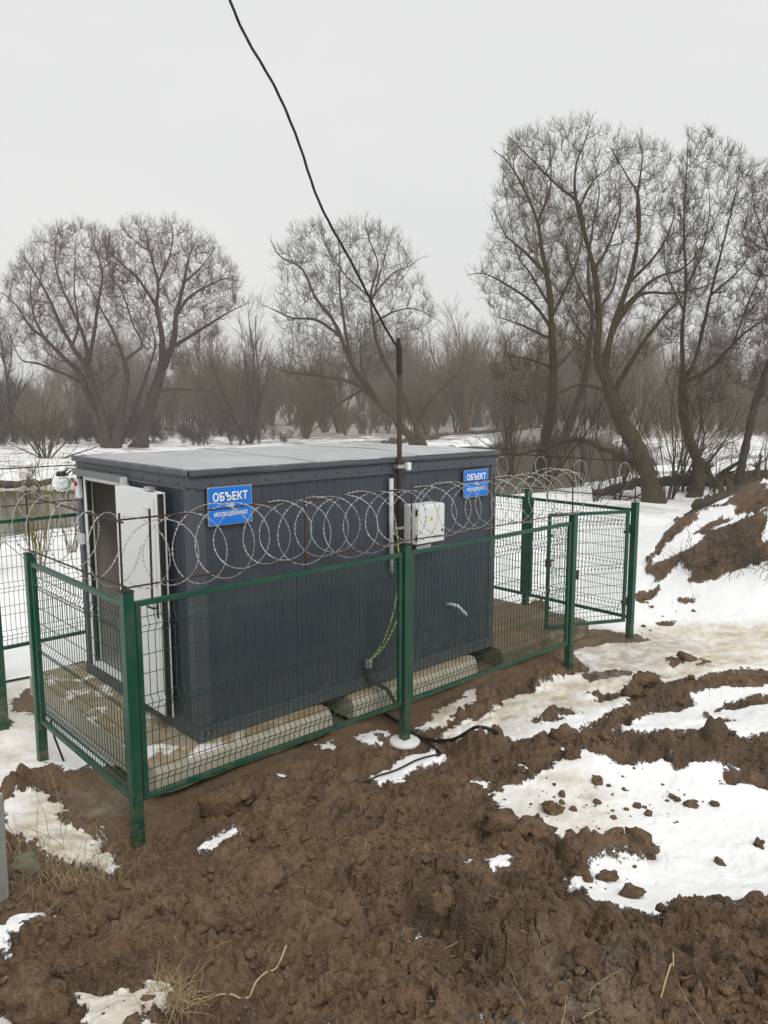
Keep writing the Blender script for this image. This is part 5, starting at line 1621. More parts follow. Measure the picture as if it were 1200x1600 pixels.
# trees one can tell apart in the mist behind: three kinds, placed singly
tr_a = bush('misty_tree', on_ground(78, -13.5), 'brown multi-stemmed tree between the left willows and the leaning one', 'tree', 'trees in the mist',
            (M['brush_dark'], M['brush']), seed=31, h=13, n_stem=7, spread=0.28, thick=0.16, n_br=14, n_tw=7)
tr_b = bush('misty_tree', on_ground(120, 13), 'pale misty tree showing in the gap right of the mast', 'tree', 'trees in the mist',
            (M['brush'], M['brush']), seed=32, h=15, n_stem=5, spread=0.22, thick=0.20, n_br=18, n_tw=7, start=0.25)
tr_c = bush('misty_tree', on_ground(95, -5.5), 'misty bushy tree right behind the leaning willow', 'tree', 'trees in the mist',
            (M['brush'], M['brush']), seed=33, h=10, n_stem=9, spread=0.34, thick=0.13, n_br=12, n_tw=7)
far_spots = [(tr_b, 130, 19.0, 0.95, 'misty tree left of the mossy willow, second from the mast'), (tr_a, 100, 9.5, 0.8, 'low misty tree beside the mast'),
             (tr_c, 85, -8.5, 0.9, 'misty bush tree left of the leaning willow trunk'), (tr_b, 150, -62, 0.85, 'faint tree in the mist at the far left'),
             (tr_a, 105, -19.5, 0.75, 'misty tree behind the right edge of the left willow crown'), (tr_b, 160, 42, 1.0, 'faint misty tree seen between the right-hand trunks'),
             (tr_c, 120, 34, 1.1, 'brown misty tree behind the thick right willow'), (tr_a, 110, 48, 1.0, 'misty tree behind the upright rods on the right'),
             (tr_b, 140, 62, 0.9, 'misty tree near the right edge of the picture'), (tr_c, 75, 12.5, 0.55, 'low far bank bush right of the mast')]
for k, (src, u, w, sc_, lab) in enumerate(far_spots):
    c = copy_tree(src)
    c.location = on_ground(u, w)
    c.rotation_euler = (0, 0, 1.3 * k + 0.4)
    c.scale = (sc_, sc_, sc_)
    c['label'] = lab

# single bushes nearer by
bush('dry_bush', ((1.917, 9.529, -0.356)), 'straw coloured leafless bush behind the back fence before the river', 'bush', 'dry bushes at the near bank', (M['yellow_twig'], M['yellow_twig']),
     seed=41, h=2.5, n_stem=16, spread=0.30, thick=0.013, n_br=5, n_tw=3, up=0.05)
bush('dry_bush', ((1.037, 9.534, -0.370)), 'straw coloured bush at the left edge behind the mesh fence', 'bush', 'dry bushes at the near bank', (M['yellow_twig'], M['yellow_twig']),
     seed=42, h=2.7, n_stem=15, spread=0.34, thick=0.013, n_br=5, n_tw=3, up=0.05)
bush('dry_bush', ((3.160, 11.197, -0.416)), 'thin straw coloured bush close to the cabin lamp', 'bush', 'dry bushes at the near bank', (M['yellow_twig'], M['yellow_twig']),
     seed=43, h=2.2, n_stem=12, spread=0.26, thick=0.012, n_br=5, n_tw=3, up=0.05)
bush('spreading_bush', (14.711, 45.958, -1.000), 'low spreading bush on the far bank left of the wide willow', 'bush', 'far bank bushes', (M['brush_dark'], M['yellow_twig']),
     seed=44, h=4.6, n_stem=14, spread=0.75, thick=0.07, n_br=8, n_tw=5, up=0.02)
bush('yellow_bush', (26.150, 8.593, -0.800), 'yellowish twiggy bush at the foot of the right-hand willows', 'bush', 'far bank bushes', (M['bark_olive'], M['yellow_twig']),
     seed=45, h=5.2, n_stem=9, spread=0.40, thick=0.045, n_br=9, n_tw=5)
bush('mossy_bush', (26.864, 15.412, -0.900), 'olive twiggy bush round the foot of the mossy willow', 'bush', 'far bank bushes', (M['bark_olive'], M['twig_olive']),
     seed=46, h=6.0, n_stem=8, spread=0.42, thick=0.05, n_br=9, n_tw=5)
for k, (px_, lab, h_) in enumerate((((20.770, 9.148, -0.750), 'low leafless bush left of the thick right trunk', 2.2), ((23.674, 6.119, -0.600), 'low leafless bush right of the upright-rod willow', 3.2),
                                ((26.050, 5.546, -0.400), 'leafless bush at the right edge above the fallen trunks', 3.6), ((25.622, 10.545, -0.800), 'thin bush just behind the thick right trunk', 3.0))):
    bush('bank_bush', px_, lab, 'bush', 'near bank bushes on the right', (M['brush_dark'], M['brush_dark']), seed=50 + k, h=h_, n_stem=9, spread=0.5, thick=0.022, n_br=7, n_tw=4)

for k, (px_, lab, h_, mt) in enumerate((((25.459, 12.867, -0.850), 'tall olive bush between the mossy willow and the thick right trunk', 6.0, 'twig_olive'),
                                        ((22.645, 9.372, -0.750), 'tangled olive bush hugging the left of the thick right trunk', 5.0, 'twig_olive'),
                                        ((24.417, 8.268, -0.750), 'tall yellowish bush right behind the thick right trunk', 6.5, 'yellow_twig'),
                                        ((29.144, 19.353, -1.000), 'olive bush by the water just past the cabin corner', 5.0, 'twig_olive'))):
    bush('tangled_bush', px_, lab, 'bush', 'near bank bushes on the right', (M['bark_olive'], M[mt]), seed=60 + k, h=h_, n_stem=10, spread=0.42, thick=0.032, n_br=10, n_tw=5)

# the wood beyond: uncountable, one mass per band, scattered copies of the same brush
def thicket(name, label, spots, protos, mat_rng):
    me = bpy.data.meshes.new(name)
    me.from_pydata([s[:3] for s in spots], [], [])
    a = me.attributes.new('size', 'FLOAT', 'POINT'); a.data.foreach_set('value', [s[3] for s in spots])
    a = me.attributes.new('turn', 'FLOAT', 'POINT'); a.data.foreach_set('value', [s[4] for s in spots])
    o = bpy.data.objects.new(name, me)
    link(o)
    tag(o, label, 'thicket', kind='stuff')
    ng = bpy.data.node_groups.new(name + '_nodes', 'GeometryNodeTree')
    ng.interface.new_socket('Geometry', in_out='INPUT', socket_type='NodeSocketGeometry')
    ng.interface.new_socket('Geometry', in_out='OUTPUT', socket_type='NodeSocketGeometry')
    gi, go = ng.nodes.new('NodeGroupInput'), ng.nodes.new('NodeGroupOutput')
    mp = ng.nodes.new('GeometryNodeMeshToPoints')
    ng.links.new(gi.outputs[0], mp.inputs['Mesh'])
    at = ng.nodes.new('GeometryNodeInputNamedAttribute'); at.data_type = 'FLOAT'; at.inputs[0].default_value = 'size'
    tu = ng.nodes.new('GeometryNodeInputNamedAttribute'); tu.data_type = 'FLOAT'; tu.inputs[0].default_value = 'turn'
    cx_ = ng.nodes.new('ShaderNodeCombineXYZ')
    ng.links.new(tu.outputs[0], cx_.inputs[2])
    jg = ng.nodes.new('GeometryNodeJoinGeometry')
    for pr in protos:
        oi = ng.nodes.new('GeometryNodeObjectInfo')
        oi.inputs[0].default_value = pr
        oi.transform_space = 'ORIGINAL'
        ng.links.new(oi.outputs['Geometry'], jg.inputs[0])
    ip = ng.nodes.new('GeometryNodeInstanceOnPoints')
    ng.links.new(mp.outputs[0], ip.inputs['Points'])
    ng.links.new(jg.outputs[0], ip.inputs['Instance'])
    ng.links.new(cx_.outputs[0], ip.inputs['Rotation'])
    ng.links.new(at.outputs[0], ip.inputs['Scale'])
    ng.links.new(ip.outputs[0], go.inputs[0])
    md = o.modifiers.new('scatter', 'NODES')
    md.node_group = ng
    return o


def spots(n, u0, u1, w0, w1, s0, s1, seed, spread_w=None):
    rg = np.random.default_rng(seed)
    u = rg.uniform(u0, u1, n); w = rg.uniform(w0, w1, n) * (u / u0 if spread_w else 1)
    x = -3.06 + VIEW[0] * u + VIEW[1] * w; y = -5.63 + VIEW[1] * u - VIEW[0] * w
    z = base_h(x, y) - 0.1
    ok = poly_sd(x, y, RIVER) < -2
    s = (s0 + (s1 - s0) * rg.random(n) ** 1.8) * np.clip(0.95 + 1.5 * fbm(w / (0.12 * u), u * 0.02, 2, seed=seed + 70), 0.45, 1.6) * np.where(w / u < -0.24, 0.68, 1.0); t = rg.uniform(0, 6.28, n)
    return [tuple(map(float, q)) for q, k in zip(zip(x, y, z, s, t), ok) if k]


thicket('dark_brush_belt', 'dark leafless brush on the far bank under the left willows', spots(110, 64, 95, -50, -22, 0.25, 0.55, 1) + spots(30, 70, 90, -22, -8, 0.15, 0.3, 7), [c for c in bush(
    'dark_bush', on_ground(72, -36), 'rounded dark bush on the far bank at the foot of the slim tree', 'bush', 'far bank bushes', (M['brush_dark'], M['brush_dark']),
    seed=47, h=8.0, n_stem=14, spread=0.5, thick=0.10, n_br=12, n_tw=6).children], 1)
thicket('misty_thicket', 'brown leafless thicket fading into the mist beyond the river', spots(330, 86, 145, -80, 85, 0.3, 1.2, 2), list(tr_c.children), 2)
thicket('misty_grove', 'taller thin trees standing in the mist among the thicket', spots(170, 92, 175, -85, 90, 0.35, 0.85, 5), list(tr_b.children), 5)
thicket('misty_wood', 'far wood dissolving in the mist on the slope', spots(300, 145, 290, -80, 80, 0.55, 1.45, 3, True), list(tr_a.children), 3)

# ---------------------------------------------------------------- fallen trunks
def log(name, pts, r0, r1, label, mat, n_br=5, seed=1, blen=1.2):
    rng = np.random.default_rng(seed)
    S = spline(np.array(pts), 8)
    c = S[0].copy()
    root = empty(name, tuple(c), 0, label, 'fallen tree', 'fallen trunks by the water')
    S = S - c
    S[1:-1] += rng.normal(size=S[1:-1].shape) * r0 * 0.25
    K = len(S)
    b = MB().tube([tuple(q) for q in S], list(np.linspace(r0, r1, K) * (1 + 0.1 * rng.normal(size=K))), 9)
    b.build('trunk', mat, root, smooth=True)
    if n_br:
        i = rng.integers(K // 3, K - 1, n_br)
        D = norm(rng.normal(size=(n_br, 3)) * np.array([1, 1, 0.5]) + UP * 0.6)
        p = grow(S[i], D, blen * rng.uniform(0.5, 1.3, n_br), 5, 0.05, 0.2, rng)
        ac = Acc(); ac.add(tubes(p, np.full(n_br, r1 * 0.7), np.full(n_br, r1 * 0.15), 5))
        P, D, L1, Rr = spawn(p, (np.full(n_br, r1), np.full(n_br, r1 * 0.2)), np.full(n_br, 6), 0.2, 1.0, rng, 0.6, np.full(n_br, blen * 0.5))
        ac.add(tubes(grow(P, D, L1, 3, 0.05, 0.15, rng), np.full(len(L1), r1 * 0.22), np.full(len(L1), r1 * 0.08), 3))
        tag(ac.obj('branches', mat, root), kind='stuff')
    return root


log('fallen_tree', [(21.948, 9.897, -0.500), (24.472, 9.912, -0.350), (26.346, 8.882, -0.250), (27.682, 7.681, -0.200), (30.830, 6.418, 0.000)], 0.16, 0.25, 'long fallen trunk lying behind the right-hand willows', M['bark_olive'], 6, 3)
log('fallen_tree', [(20.163, 5.266, -0.350), (22.392, 5.356, -0.200), (26.088, 5.815, 0.000), (29.843, 5.827, 0.100)], 0.13, 0.22, 'fallen trunk rising to the snow mound at the right edge', M['bark_olive'], 7, 4)
log('fallen_tree', [(16.943, 1.440, 0.600), (17.634, 2.947, 0.150), (18.562, 4.133, -0.200), (19.089, 5.041, -0.500)], 0.16, 0.05, 'snapped branch pile leaning over the snow mound', M['brush_dark'], 9, 5)
log('driftwood_tree', [(48.043, 49.706, -1.200), (55.792, 52.066, -1.100), (73.664, 58.148, -1.000), (97.086, 63.935, -1.000)], 0.45, 0.20, 'long dead trunk along the far bank right of the mast', M['brush_dark'], 6, 6, 2.5)
log('driftwood_tree', [(49.815, 43.686, -1.500), (54.289, 41.222, -1.450), (62.732, 41.412, -1.400), (81.700, 50.110, -1.300)], 0.22, 0.10, 'thin trunk lying in the shallows before the snowy far bank', M['brush_dark'], 5, 7, 2.0)
log('driftwood_tree', [(7.699, 38.048, -1.500), (9.995, 37.417, -1.450), (11.794, 36.900, -1.400), (13.471, 36.766, -1.400)], 0.22, 0.12, 'trunk frozen into the far shore beside the cabin lamp', M['brush_dark'], 4, 8, 1.5)
log('broken_limb', [(23.739, 8.476, 0.200), (23.959, 10.508, 0.900), (26.427, 13.752, 1.200), (24.832, 14.982, 0.700), (24.295, 17.653, 0.300)], 0.14, 0.03, 'bent limb arching left from the thick willow over the water', M['bark_olive'], 7, 9, 1.5)

# far building glimpsed through the left willows
fb = empty('far_building', on_ground(205, -61), R(-43), 'white building with blue roof glimpsed through the left willows', 'building')
MB().box((-4, -3, -2), (4, 3, 5.2)).build('wall', M['white'], fb)
MB().add([(-4.3, -3.3, 5.2), (4.3, -3.3, 5.2), (4.3, 3.3, 5.2), (-4.3, 3.3, 5.2), (-4.3, 0, 7.0), (4.3, 0, 7.0)], [(0, 1, 5, 4), (3, 4, 5, 2), (0, 4, 3), (1, 2, 5), (0, 3, 2, 1)]).build('roof', M['blue'], fb)
for k in range(3):
    w_ = MB().box((-3.2 + k * 2.4, -3.06, 1.6), (-1.8 + k * 2.4, -3.005, 3.4)).build('window', M['seal'], fb)

# ---------------------------------------------------------------- mist
hz = MB().box((-420, -420, -4.0), (520, 520, 34.0))
hm = bpy.data.materials.new('mist')
hm.use_nodes = True
hm.node_tree.nodes.remove(hm.node_tree.nodes['Principled BSDF'])
pv = hm.node_tree.nodes.new('ShaderNodeVolumePrincipled')
pv.inputs['Color'].default_value = (0.98, 0.975, 0.965, 1)
pv.inputs['Density'].default_value = 0.00112
pv.inputs['Anisotropy'].default_value = 0.2
hm.node_tree.links.new(pv.outputs[0], hm.node_tree.nodes['Material Output'].inputs['Volume'])
ho = hz.build('haze', hm)
tag(ho, kind='stuff')

# ================================================================= LOOSE SOIL, STRAW, LITTER
def soil_material(name='loose_soil'):
    m = NT(name)
    n = m.noise(5.0, 6, 0.6)
    c = m.ramp(n, [(0.25, (0.062, 0.037, 0.021)), (0.5, (0.115, 0.072, 0.042)), (0.78, (0.19, 0.126, 0.077))])
    damp = m.ramp(m.noise(1.15, 5, 0.65), [(0.46, 0.0), (0.60, 1.0)])
    c = m.mix(m.math('MULTIPLY', damp, 0.5), c, m.mix(0.75, c, (0.030, 0.019, 0.012)))
    f = m.noise(30, 4, 0.7)
    c = m.mix(m.ramp(f, [(0.36, 0.0), (0.68, 0.8)]), c, (0.22, 0.15, 0.094))
    m.set(color=c, rough=0.95, spec=0.2, normal=m.bump(m.noise(80, 3, 0.7), 0.9, 0.012, m.bump(m.noise(22, 3, 0.65), 1.0, 0.035)))
    return m.mat


M['soil'] = soil_material()
_cp = NT('grey_post_concrete')
_cp.set(color=_cp.mix(_cp.noise(12, 5, 0.7), (0.20, 0.20, 0.185), (0.40, 0.40, 0.38)), rough=0.9, normal=_cp.bump(_cp.noise(50, 4, 0.7), 0.6, 0.006))
M['concrete_plain'] = _cp.mat
_ms = NT('mossy_stone')
_ms.set(color=_ms.mix(_ms.noise(14, 5, 0.7), (0.075, 0.070, 0.045), (0.20, 0.18, 0.13)), rough=0.95, normal=_ms.bump(_ms.noise(40, 4, 0.7), 0.7, 0.01))
M['mossy_stone'] = _ms.mat


def ico(sub):
    bm = bmesh.new()
    bmesh.ops.create_icosphere(bm, subdivisions=sub, radius=1.0)
    v = np.array([q.co[:] for q in bm.verts])
    f = np.array([[q.index for q in p.verts] for p in bm.faces])
    bm.free()
    return v, f


def noise3(v, seed, fr):
    return (vnoise(v[:, 0] * fr + 5.1 * seed, v[:, 1] * fr + 3.3 * v[:, 2] * fr, seed) + vnoise(v[:, 2] * fr - 2.7 * seed, v[:, 0] * fr + 1.7, seed + 5)
            + vnoise(v[:, 1] * fr + 8.0, v[:, 2] * fr + 0.6 * v[:, 0] * fr, seed + 9))


def lump_variant(sub, seed):
    v, f = ico(sub)
    r = 1 + 0.55 * noise3(v, seed, 1.3) + (0.38 * noise3(v, seed + 31, 2.9) if sub > 1 else 0) + (0.22 * noise3(v, seed + 61, 6.5) if sub > 2 else 0)
    v = v * r[:, None]
    # a few flat breaks
    rg = np.random.default_rng(seed)
    for _ in range(3):
        n = norm(rg.normal(size=(1, 3)))[0]
        d = v @ n
        v = v - np.outer(np.maximum(d - 0.72, 0), n) * 0.85
    return v, f


def rand_rot(n, rg):
    q = rg.normal(size=(n, 4)); q /= np.linalg.norm(q, axis=1)[:, None]
    w, x, y, z = q.T
    return np.stack([np.stack([1 - 2 * (y * y + z * z), 2 * (x * y - z * w), 2 * (x * z + y * w)], -1),
                     np.stack([2 * (x * y + z * w), 1 - 2 * (x * x + z * z), 2 * (y * z - x * w)], -1),
                     np.stack([2 * (x * z - y * w), 2 * (y * z + x * w), 1 - 2 * (x * x + y * y)], -1)], 1)


def scatter_lumps(name, P, size, sub, rg, label, sink=0.25):
    variants = [lump_variant(sub, 100 + k) for k in range(6)]
    pick = rg.integers(0, 6, len(P))
    Vs, Fs, n0 = [], [], 0
    for k in range(6):
        sel = pick == k
        if not sel.any():
            continue
        v, f = variants[k]
        Rm = rand_rot(sel.sum(), rg)
        st = np.stack([rg.uniform(0.75, 1.25, sel.sum()), rg.uniform(0.75, 1.2, sel.sum()), rg.uniform(0.55, 0.9, sel.sum())], -1)
        W_ = np.einsum('nij,vj->nvi', Rm, v) * st[:, None] * size[sel][:, None, None] + P[sel][:, None]
        W_[..., 2] += (size[sel] * (0.6 - sink))[:, None] * 0.6
        Vs.append(W_.reshape(-1, 3))
        Fs.append((f[None] + (np.arange(sel.sum()) * len(v))[:, None, None] + n0).reshape(-1, 3))
        n0 += len(W_) * len(v)
    me = np_mesh(name, np.concatenate(Vs), np.concatenate(Fs), M['soil'], True)
    o = link(bpy.data.objects.new(name, me))
    return tag(o, label, 'soil', kind='stuff')


rg = np.random.default_rng(77)
gx_, gy_ = G_VERTS[:, 0], G_VERTS[:, 1]
gd = np.hypot(gx_ + 3.06, gy_ + 5.63)
inside = (gy_ > -0.75) & (gy_ < 3.7) & (gx_ > -0.95) & (gx_ < 6.2)
trod = (gy_ > -0.95) & (gx_ > -1.4) & (gx_ < 7)
heap = sstep(-0.30, 0.25, fbm(gx_ * 0.8, gy_ * 0.8, 3, seed=91))
fwd_ok = ((gx_ + 3.06) * VIEW[0] + (gy_ + 5.63) * VIEW[1]) > 0.8
prob = np.where((G_SNOW < 0.12) & ~inside & (gd < 15) & (gd > 1.2) & fwd_ok, 1.0, 0.0) * (0.25 + heap) * np.where(trod, 0.22, 1.0)
prob /= prob.sum()


def pick_ground(n):
    i = rg.choice(len(prob), n, p=prob)
    P = G_VERTS[i].copy()
    P[:, :2] += rg.normal(size=(n, 2)) * 0.01
    return P, gd[i]


P, dd = pick_ground(9500)
scatter_lumps('soil_crumbs', P, 0.0048 * dd ** 0.5 * (0.6 + rg.pareto(2.6, len(P)).clip(0, 3.0)), 1, rg, 'fine brown crumbs of dug soil all over the foreground')
P, dd = pick_ground(650)
scatter_lumps('soil_lumps', P, 0.014 * (0.7 + rg.pareto(2.4, len(P)).clip(0, 2.2)), 2, rg, 'fist sized lumps of dug soil on the foreground heap')
# large clods, broken slabs of clay
P, dd = pick_ground(40)
scatter_lumps('soil_boulders', P, 0.045 * (0.8 + rg.pareto(2.5, len(P)).clip(0, 1.2)), 3, rg, 'larger clods half buried in the dug soil', sink=0.6)


# crumbs flung onto the snow
pr2 = np.where((G_SNOW > 0.5) & ~inside & (gd < 13) & (gd > 1.5) & fwd_ok, 1.0, 0.0) * sstep(0.0, 0.35, fbm(gx_ * 0.7, gy_ * 0.7, 3, seed=95)) * np.where(gx_ > 1.0, 1.0, 0.25)
i_ = rg.choice(len(pr2), 300, p=pr2 / pr2.sum())
scatter_lumps('soil_specks', G_VERTS[i_].copy(), 0.009 * (0.5 + rg.pareto(1.8, len(i_)).clip(0, 4.0)), 1, rg, 'small dark crumbs of soil flung over the snow')


def clod(loc, size, label, seed, flat=0.75, rz=0.0, name='soil_clod'):
    v, f = lump_variant(3, 300 + seed)
    v = v * np.array([1.0, 0.85, flat]) * size
    me = np_mesh(name, v, f, M['soil'], True)
    o = link(bpy.data.objects.new(name, me))
    o.location = (loc[0], loc[1], ground_z(loc[0], loc[1]) + size * flat * 0.35)
    o.rotation_euler = (0.1 * math.sin(seed), 0.1 * math.cos(seed * 2.0), rz)
    return tag(o, label, 'clod', 'clods of soil lying singly')


for k, (loc, sz, lab) in enumerate((
        (((1.455, -2.585, -0.125)), 0.105, 'rounded brown clod near the left edge of the big snow patch'),
        (((1.425, -3.293, -0.120)), 0.15, 'large brown clod on the tongue of soil in the big snow patch'),
        (((0.731, -3.610, 0.058)), 0.085, 'dark clod on the snow just above the foreground heap'),
        (((0.873, -3.374, -0.015)), 0.10, 'flat brown clod on the snow left of the dark one'),
        (((2.174, -2.503, -0.176)), 0.055, 'small lone clod high in the big snow patch'),
        (((2.386, -3.177, -0.199)), 0.065, 'small upright clod in the middle right of the snow patch'),
        (((2.520, -3.298, -0.185)), 0.045, 'little clod just right of the upright one on snow'),
        (((2.163, -3.769, -0.153)), 0.06, 'clod on the snow near the right edge of the picture'),
        (((1.745, -3.675, -0.134)), 0.045, 'thin dark crumb on the lower right snow'),
        (((2.336, -2.164, -0.119)), 0.10, 'brown clod on the upper lip of the big snow patch'),
        (((4.671, -1.571, -0.204)), 0.16, 'heap of clods on the snowy track right of the gate'),
        (((4.300, -1.627, -0.238)), 0.14, 'clod at the lower side of the clod heap on the track'),
        (((5.492, -1.626, -0.161)), 0.12, 'lone clod on the dirty snow track beyond the clod heap'),
        (((2.566, -1.910, -0.115)), 0.16, 'clod on the ridge between the two snow patches'),
        (((-0.239, -0.781, -0.242)), 0.17, 'big broken clod beside the hole near the front corner post'),
        (((-0.081, -0.847, -0.238)), 0.12, 'clod right of the big broken one near the front corner post'),
        (((0.662, -0.899, -0.240)), 0.17, 'flat slab of clay standing out below the front fence'),
        (((0.580, -1.244, -0.202)), 0.11, 'wedge of clay leaning on the flat slab'),
        (((-0.840, -2.212, 0.124)), 0.16, 'pale dried clod in the middle of the foreground heap'),
        (((-1.334, -2.444, 0.279)), 0.13, 'rounded clod low on the left of the foreground heap'),
        (((-0.545, -3.383, 0.344)), 0.11, 'pale lump of clay right of the tiny snow fleck'),
        (((-2.259, -2.786, 0.555)), 0.15, 'large cracked clod in the bottom left corner'),
        (((0.849, -2.562, -0.033)), 0.20, 'cracked crust of clay left of the big snow patch'),
        (((0.925, -2.773, -0.027)), 0.16, 'low clay crust along the left edge of the snow patch'))):
    clod(loc, sz * 0.8, lab, k, 0.55 if k in (16, 22, 23, 3) else 0.75, k * 0.9)

# ---------------------------------------------------------------- dry grass and straw
def straw_material():
    m = NT('dry_straw')
    m.set(color=m.mix(m.noise(3, 3), (0.30, 0.215, 0.10), (0.52, 0.42, 0.24)), rough=0.7)
    return m.mat


M['straw'] = straw_material()


def tuft(name, loc, n, ln, spread, label, seed, rad=0.0016, foot=0.08):
    rg_ = np.random.default_rng(seed)
    a = rg_.uniform(0, 6.28, n)
    t = np.abs(rg_.normal(0.2, spread, n))
    D = norm(np.stack([np.cos(a) * np.sin(t), np.sin(a) * np.sin(t), np.cos(t)], -1))
    P = np.stack([rg_.normal(0, foot, n), rg_.normal(0, foot, n), np.full(n, -0.02)], -1)
    p = grow(P, D, ln * rg_.uniform(0.4, 1.1, n), 6, -0.10, 0.13, rg_)
    ac = Acc(); ac.add(tubes(p, np.full(n, rad), np.full(n, rad * 0.4), 3))
    root = empty(name, (loc[0], loc[1], ground_z(loc[0], loc[1])), 0, label, 'grass', 'tufts of dry grass')
    tag(ac.obj('blades', M['straw'], root), kind='stuff')
    return root


tuft('grass_tuft', ((-1.506, -1.204, 0.009)), 190, 0.26, 0.75, 'dry straw coloured grass tuft beside the ice patch at left', 1, foot=0.14)
tuft('grass_tuft', ((-1.666, -0.950, -0.022)), 110, 0.24, 0.8, 'dry grass round the grey concrete post', 2, foot=0.16)
tuft('grass_tuft', ((-1.971, -1.558, 0.191)), 70, 0.18, 0.9, 'sparse dry grass above the small snow patch at the left edge', 3, foot=0.12)
tuft('grass_tuft', ((-1.806, -2.995, 0.541)), 260, 0.13, 1.6, 'flattened golden grass tuft in the dirty snow at the bottom', 4, foot=0.045)
tuft('weed_stalks', ((-1.313, -0.387, -0.186)), 7, 0.55, 0.28, 'tall dry weed stalks rising over the ice patch', 5, rad=0.003, foot=0.08)
tuft('weed_stalks', ((-1.563, -0.375, -0.134)), 6, 0.62, 0.3, 'tall dry weed stalks by the concrete post', 6, rad=0.003, foot=0.08)
def root_tangle(loc, label, seed, n=150):
    t_ = tuft('root_tangle', loc, n, 0.45, 1.0, label, seed, rad=0.005, foot=0.35)
    t_.children[0].data.materials[0] = M['brush_dark']
    t_['category'] = 'roots'; t_['group'] = 'roots on the soil mound'


root_tangle(((9.149, -0.228, 0.186)), 'dark roots and dead stems on the foot of the snowy soil mound', 21)
root_tangle(((9.654, -0.555, 0.590)), 'dark roots and dead stems high on the snowy soil mound', 22)
root_tangle(((9.294, -0.962, 0.386)), 'dark roots on the soil mound at the right edge', 23)
# loose stalks strewn over the soil
P, dd = pick_ground(420)
a = rg.uniform(0, 6.28, len(P))
D = np.stack([np.cos(a), np.sin(a), rg.normal(0.05, 0.15, len(P))], -1)
P[:, 2] += 0.012
pp = grow(P, norm(D), rg.uniform(0.02, 0.12, len(P)), 4, 0.0, 0.18, rg)
ac = Acc(); ac.add(tubes(pp, np.full(len(P), 0.0016), np.full(len(P), 0.0012), 3))
st_ = ac.obj('loose_straw', M['straw'], None)
tag(st_, 'pale straw stalks strewn over the dug soil', 'straw', kind='stuff')


def ground_tube(name, pts, r, mat, label, cat, lift=0.6, sub=8, group=None):
    S = spline(np.array([(q[0], q[1], 0.0) for q in pts]), sub)
    h = ground_full(S[:, 0], S[:, 1])[0]
    h = np.convolve(np.r_[h[0], h[0], h, h[-1], h[-1]], np.ones(5) / 5, 'valid')
    S[:, 2] = h + r * lift + 0.012
    c = S[0].copy()
    o = MB().tube([tuple(q) for q in S - c], r, 7).build(name, mat, smooth=True)
    o.location = tuple(c)
    return tag(o, label, cat, group)


ground_tube('ground_cable', [((2.107, 0.061, -0.303)), ((2.015, -0.372, -0.326)), ((1.988, -0.712, -0.319)), ((2.005, -1.030, -0.287)), ((2.065, -1.329, -0.235)), ((2.128, -1.521, -0.201))], 0.016, M['black'], 'thick black cable on the snow running right from the middle post', 'cable', group='black cables on the ground')
ground_tube('ground_cable', [((2.055, -0.285, -0.319)), ((1.990, -0.623, -0.323)), ((1.906, -0.959, -0.293)), ((1.807, -1.188, -0.262)), ((1.508, -1.103, -0.267)), ((1.198, -1.102, -0.252)), ((0.882, -1.049, -0.237))], 0.008, M['black'], 'thin black cable bent back over the soil below the middle post', 'cable', group='black cables on the ground')
ground_tube('ground_cable', [((-0.795, 3.694, -0.398)), ((-0.392, 3.658, -0.384)), ((-0.122, 3.602, -0.374)), ((0.191, 3.634, -0.364)), ((0.435, 3.616, -0.353))], 0.014, M['black'], 'black cable on the snow left of the cabin door', 'cable', group='black cables on the ground')
ground_tube('dead_root', [((-1.637, -3.067, 0.526)), ((-1.580, -3.172, 0.544)), ((-1.600, -3.251, 0.575)), ((-1.516, -3.190, 0.534)), ((-1.418, -3.183, 0.513)), ((-1.323, -3.132, 0.473))], 0.0042, M['straw'], 'pale curved root lying on the soil at the bottom', 'root')
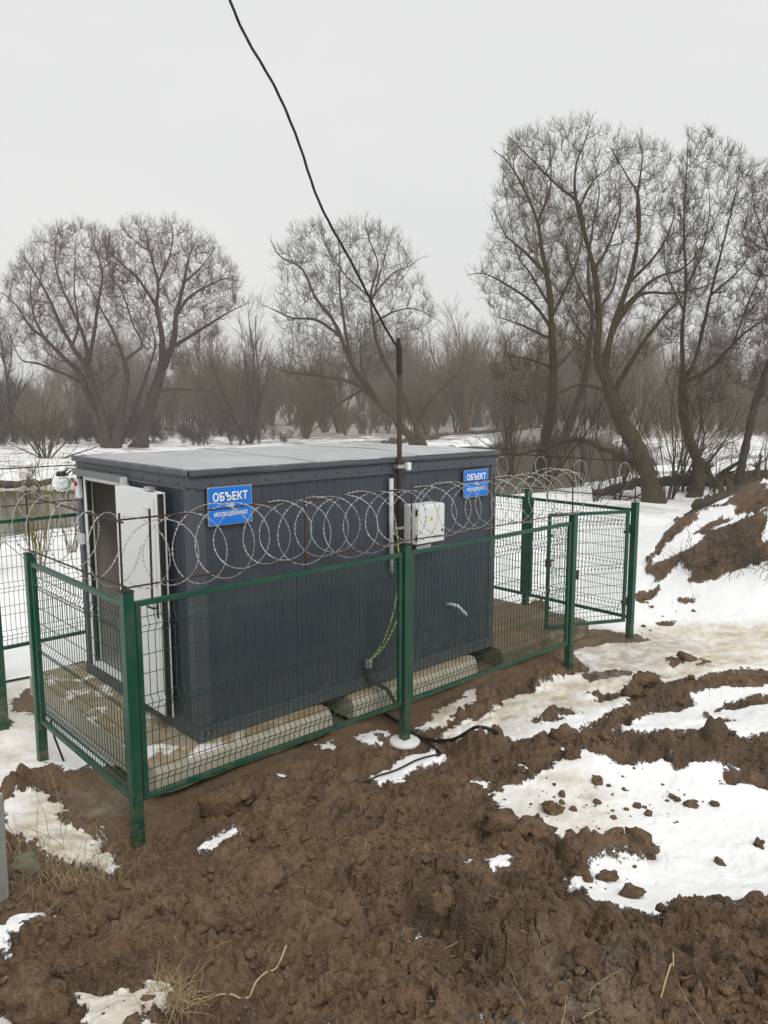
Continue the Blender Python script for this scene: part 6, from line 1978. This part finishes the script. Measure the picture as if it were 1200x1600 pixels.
ground_tube('dead_root', [((-0.126, -4.259, 0.465)), ((-0.271, -4.345, 0.509)), ((-0.396, -4.386, 0.536)), ((-0.519, -4.417, 0.573))], 0.0036, M['straw'], 'pale looped stalk on the soil at bottom right', 'root')
stick = MB().tube([(0, 0, 0.0), (0.09, 0.0, 0.25), (0.10, 0.02, 0.42)], [0.010, 0.009, 0.007], 6).build('leaning_stick', M['rust'])
q = (-0.695, 1.170, -0.373)
stick.location = (q[0] - 0.02, q[1], ground_z(q[0], q[1]) - 0.03); stick.rotation_euler = (0, 0, 2.2)
tag(stick, 'dark stick leaning on the lower rail of the short side panel', 'stick')

# white plastic scraps
def scrap(loc, size, label, seed):
    v, f = lump_variant(2, 700 + seed)
    v = v * np.array([1.0, 0.6, 0.28]) * size
    o = link(bpy.data.objects.new('plastic_scrap', np_mesh('plastic_scrap', v, f, M['letter'], False)))
    o.location = (loc[0], loc[1], ground_z(loc[0], loc[1]) + size * 0.2)
    o.rotation_euler = (0, 0, seed)
    return tag(o, label, 'litter', 'white plastic scraps')


scrap(((1.908, -1.970, -0.161)), 0.07, 'crumpled white plastic scrap on the tip of the big snow patch', 1)
scrap(((0.441, -0.553, -0.260)), 0.06, 'pale plastic scrap on the soil below the front fence', 2)
scrap(((2.439, -1.997, -0.117)), 0.04, 'little white scrap on the ridge above the big snow patch', 3)

# grey concrete post and stone at the left edge
q = (-1.955, -1.094, 0.050)
cpst = MB().box((-0.07, -0.07, -0.4), (0.07, 0.07, 0.62)).build('concrete_post', M['concrete_plain'], bevel=0.012)
cpst.location = (q[0], q[1], ground_z(q[0], q[1]))
cpst.rotation_euler = (0, R(1.5), R(40))
tag(cpst, 'light grey concrete post cut off by the lower left edge', 'post')
v, f = lump_variant(3, 900)
so = link(bpy.data.objects.new('stone_block', np_mesh('stone_block', np.clip(v, -0.75, 0.75) * np.array([0.11, 0.08, 0.10]), f, M['mossy_stone'], True)))
q = (-1.711, -0.916, -0.027)
so.location = (q[0], q[1], ground_z(q[0], q[1]) + 0.05)
tag(so, 'mossy stone block beside the grey concrete post', 'stone')
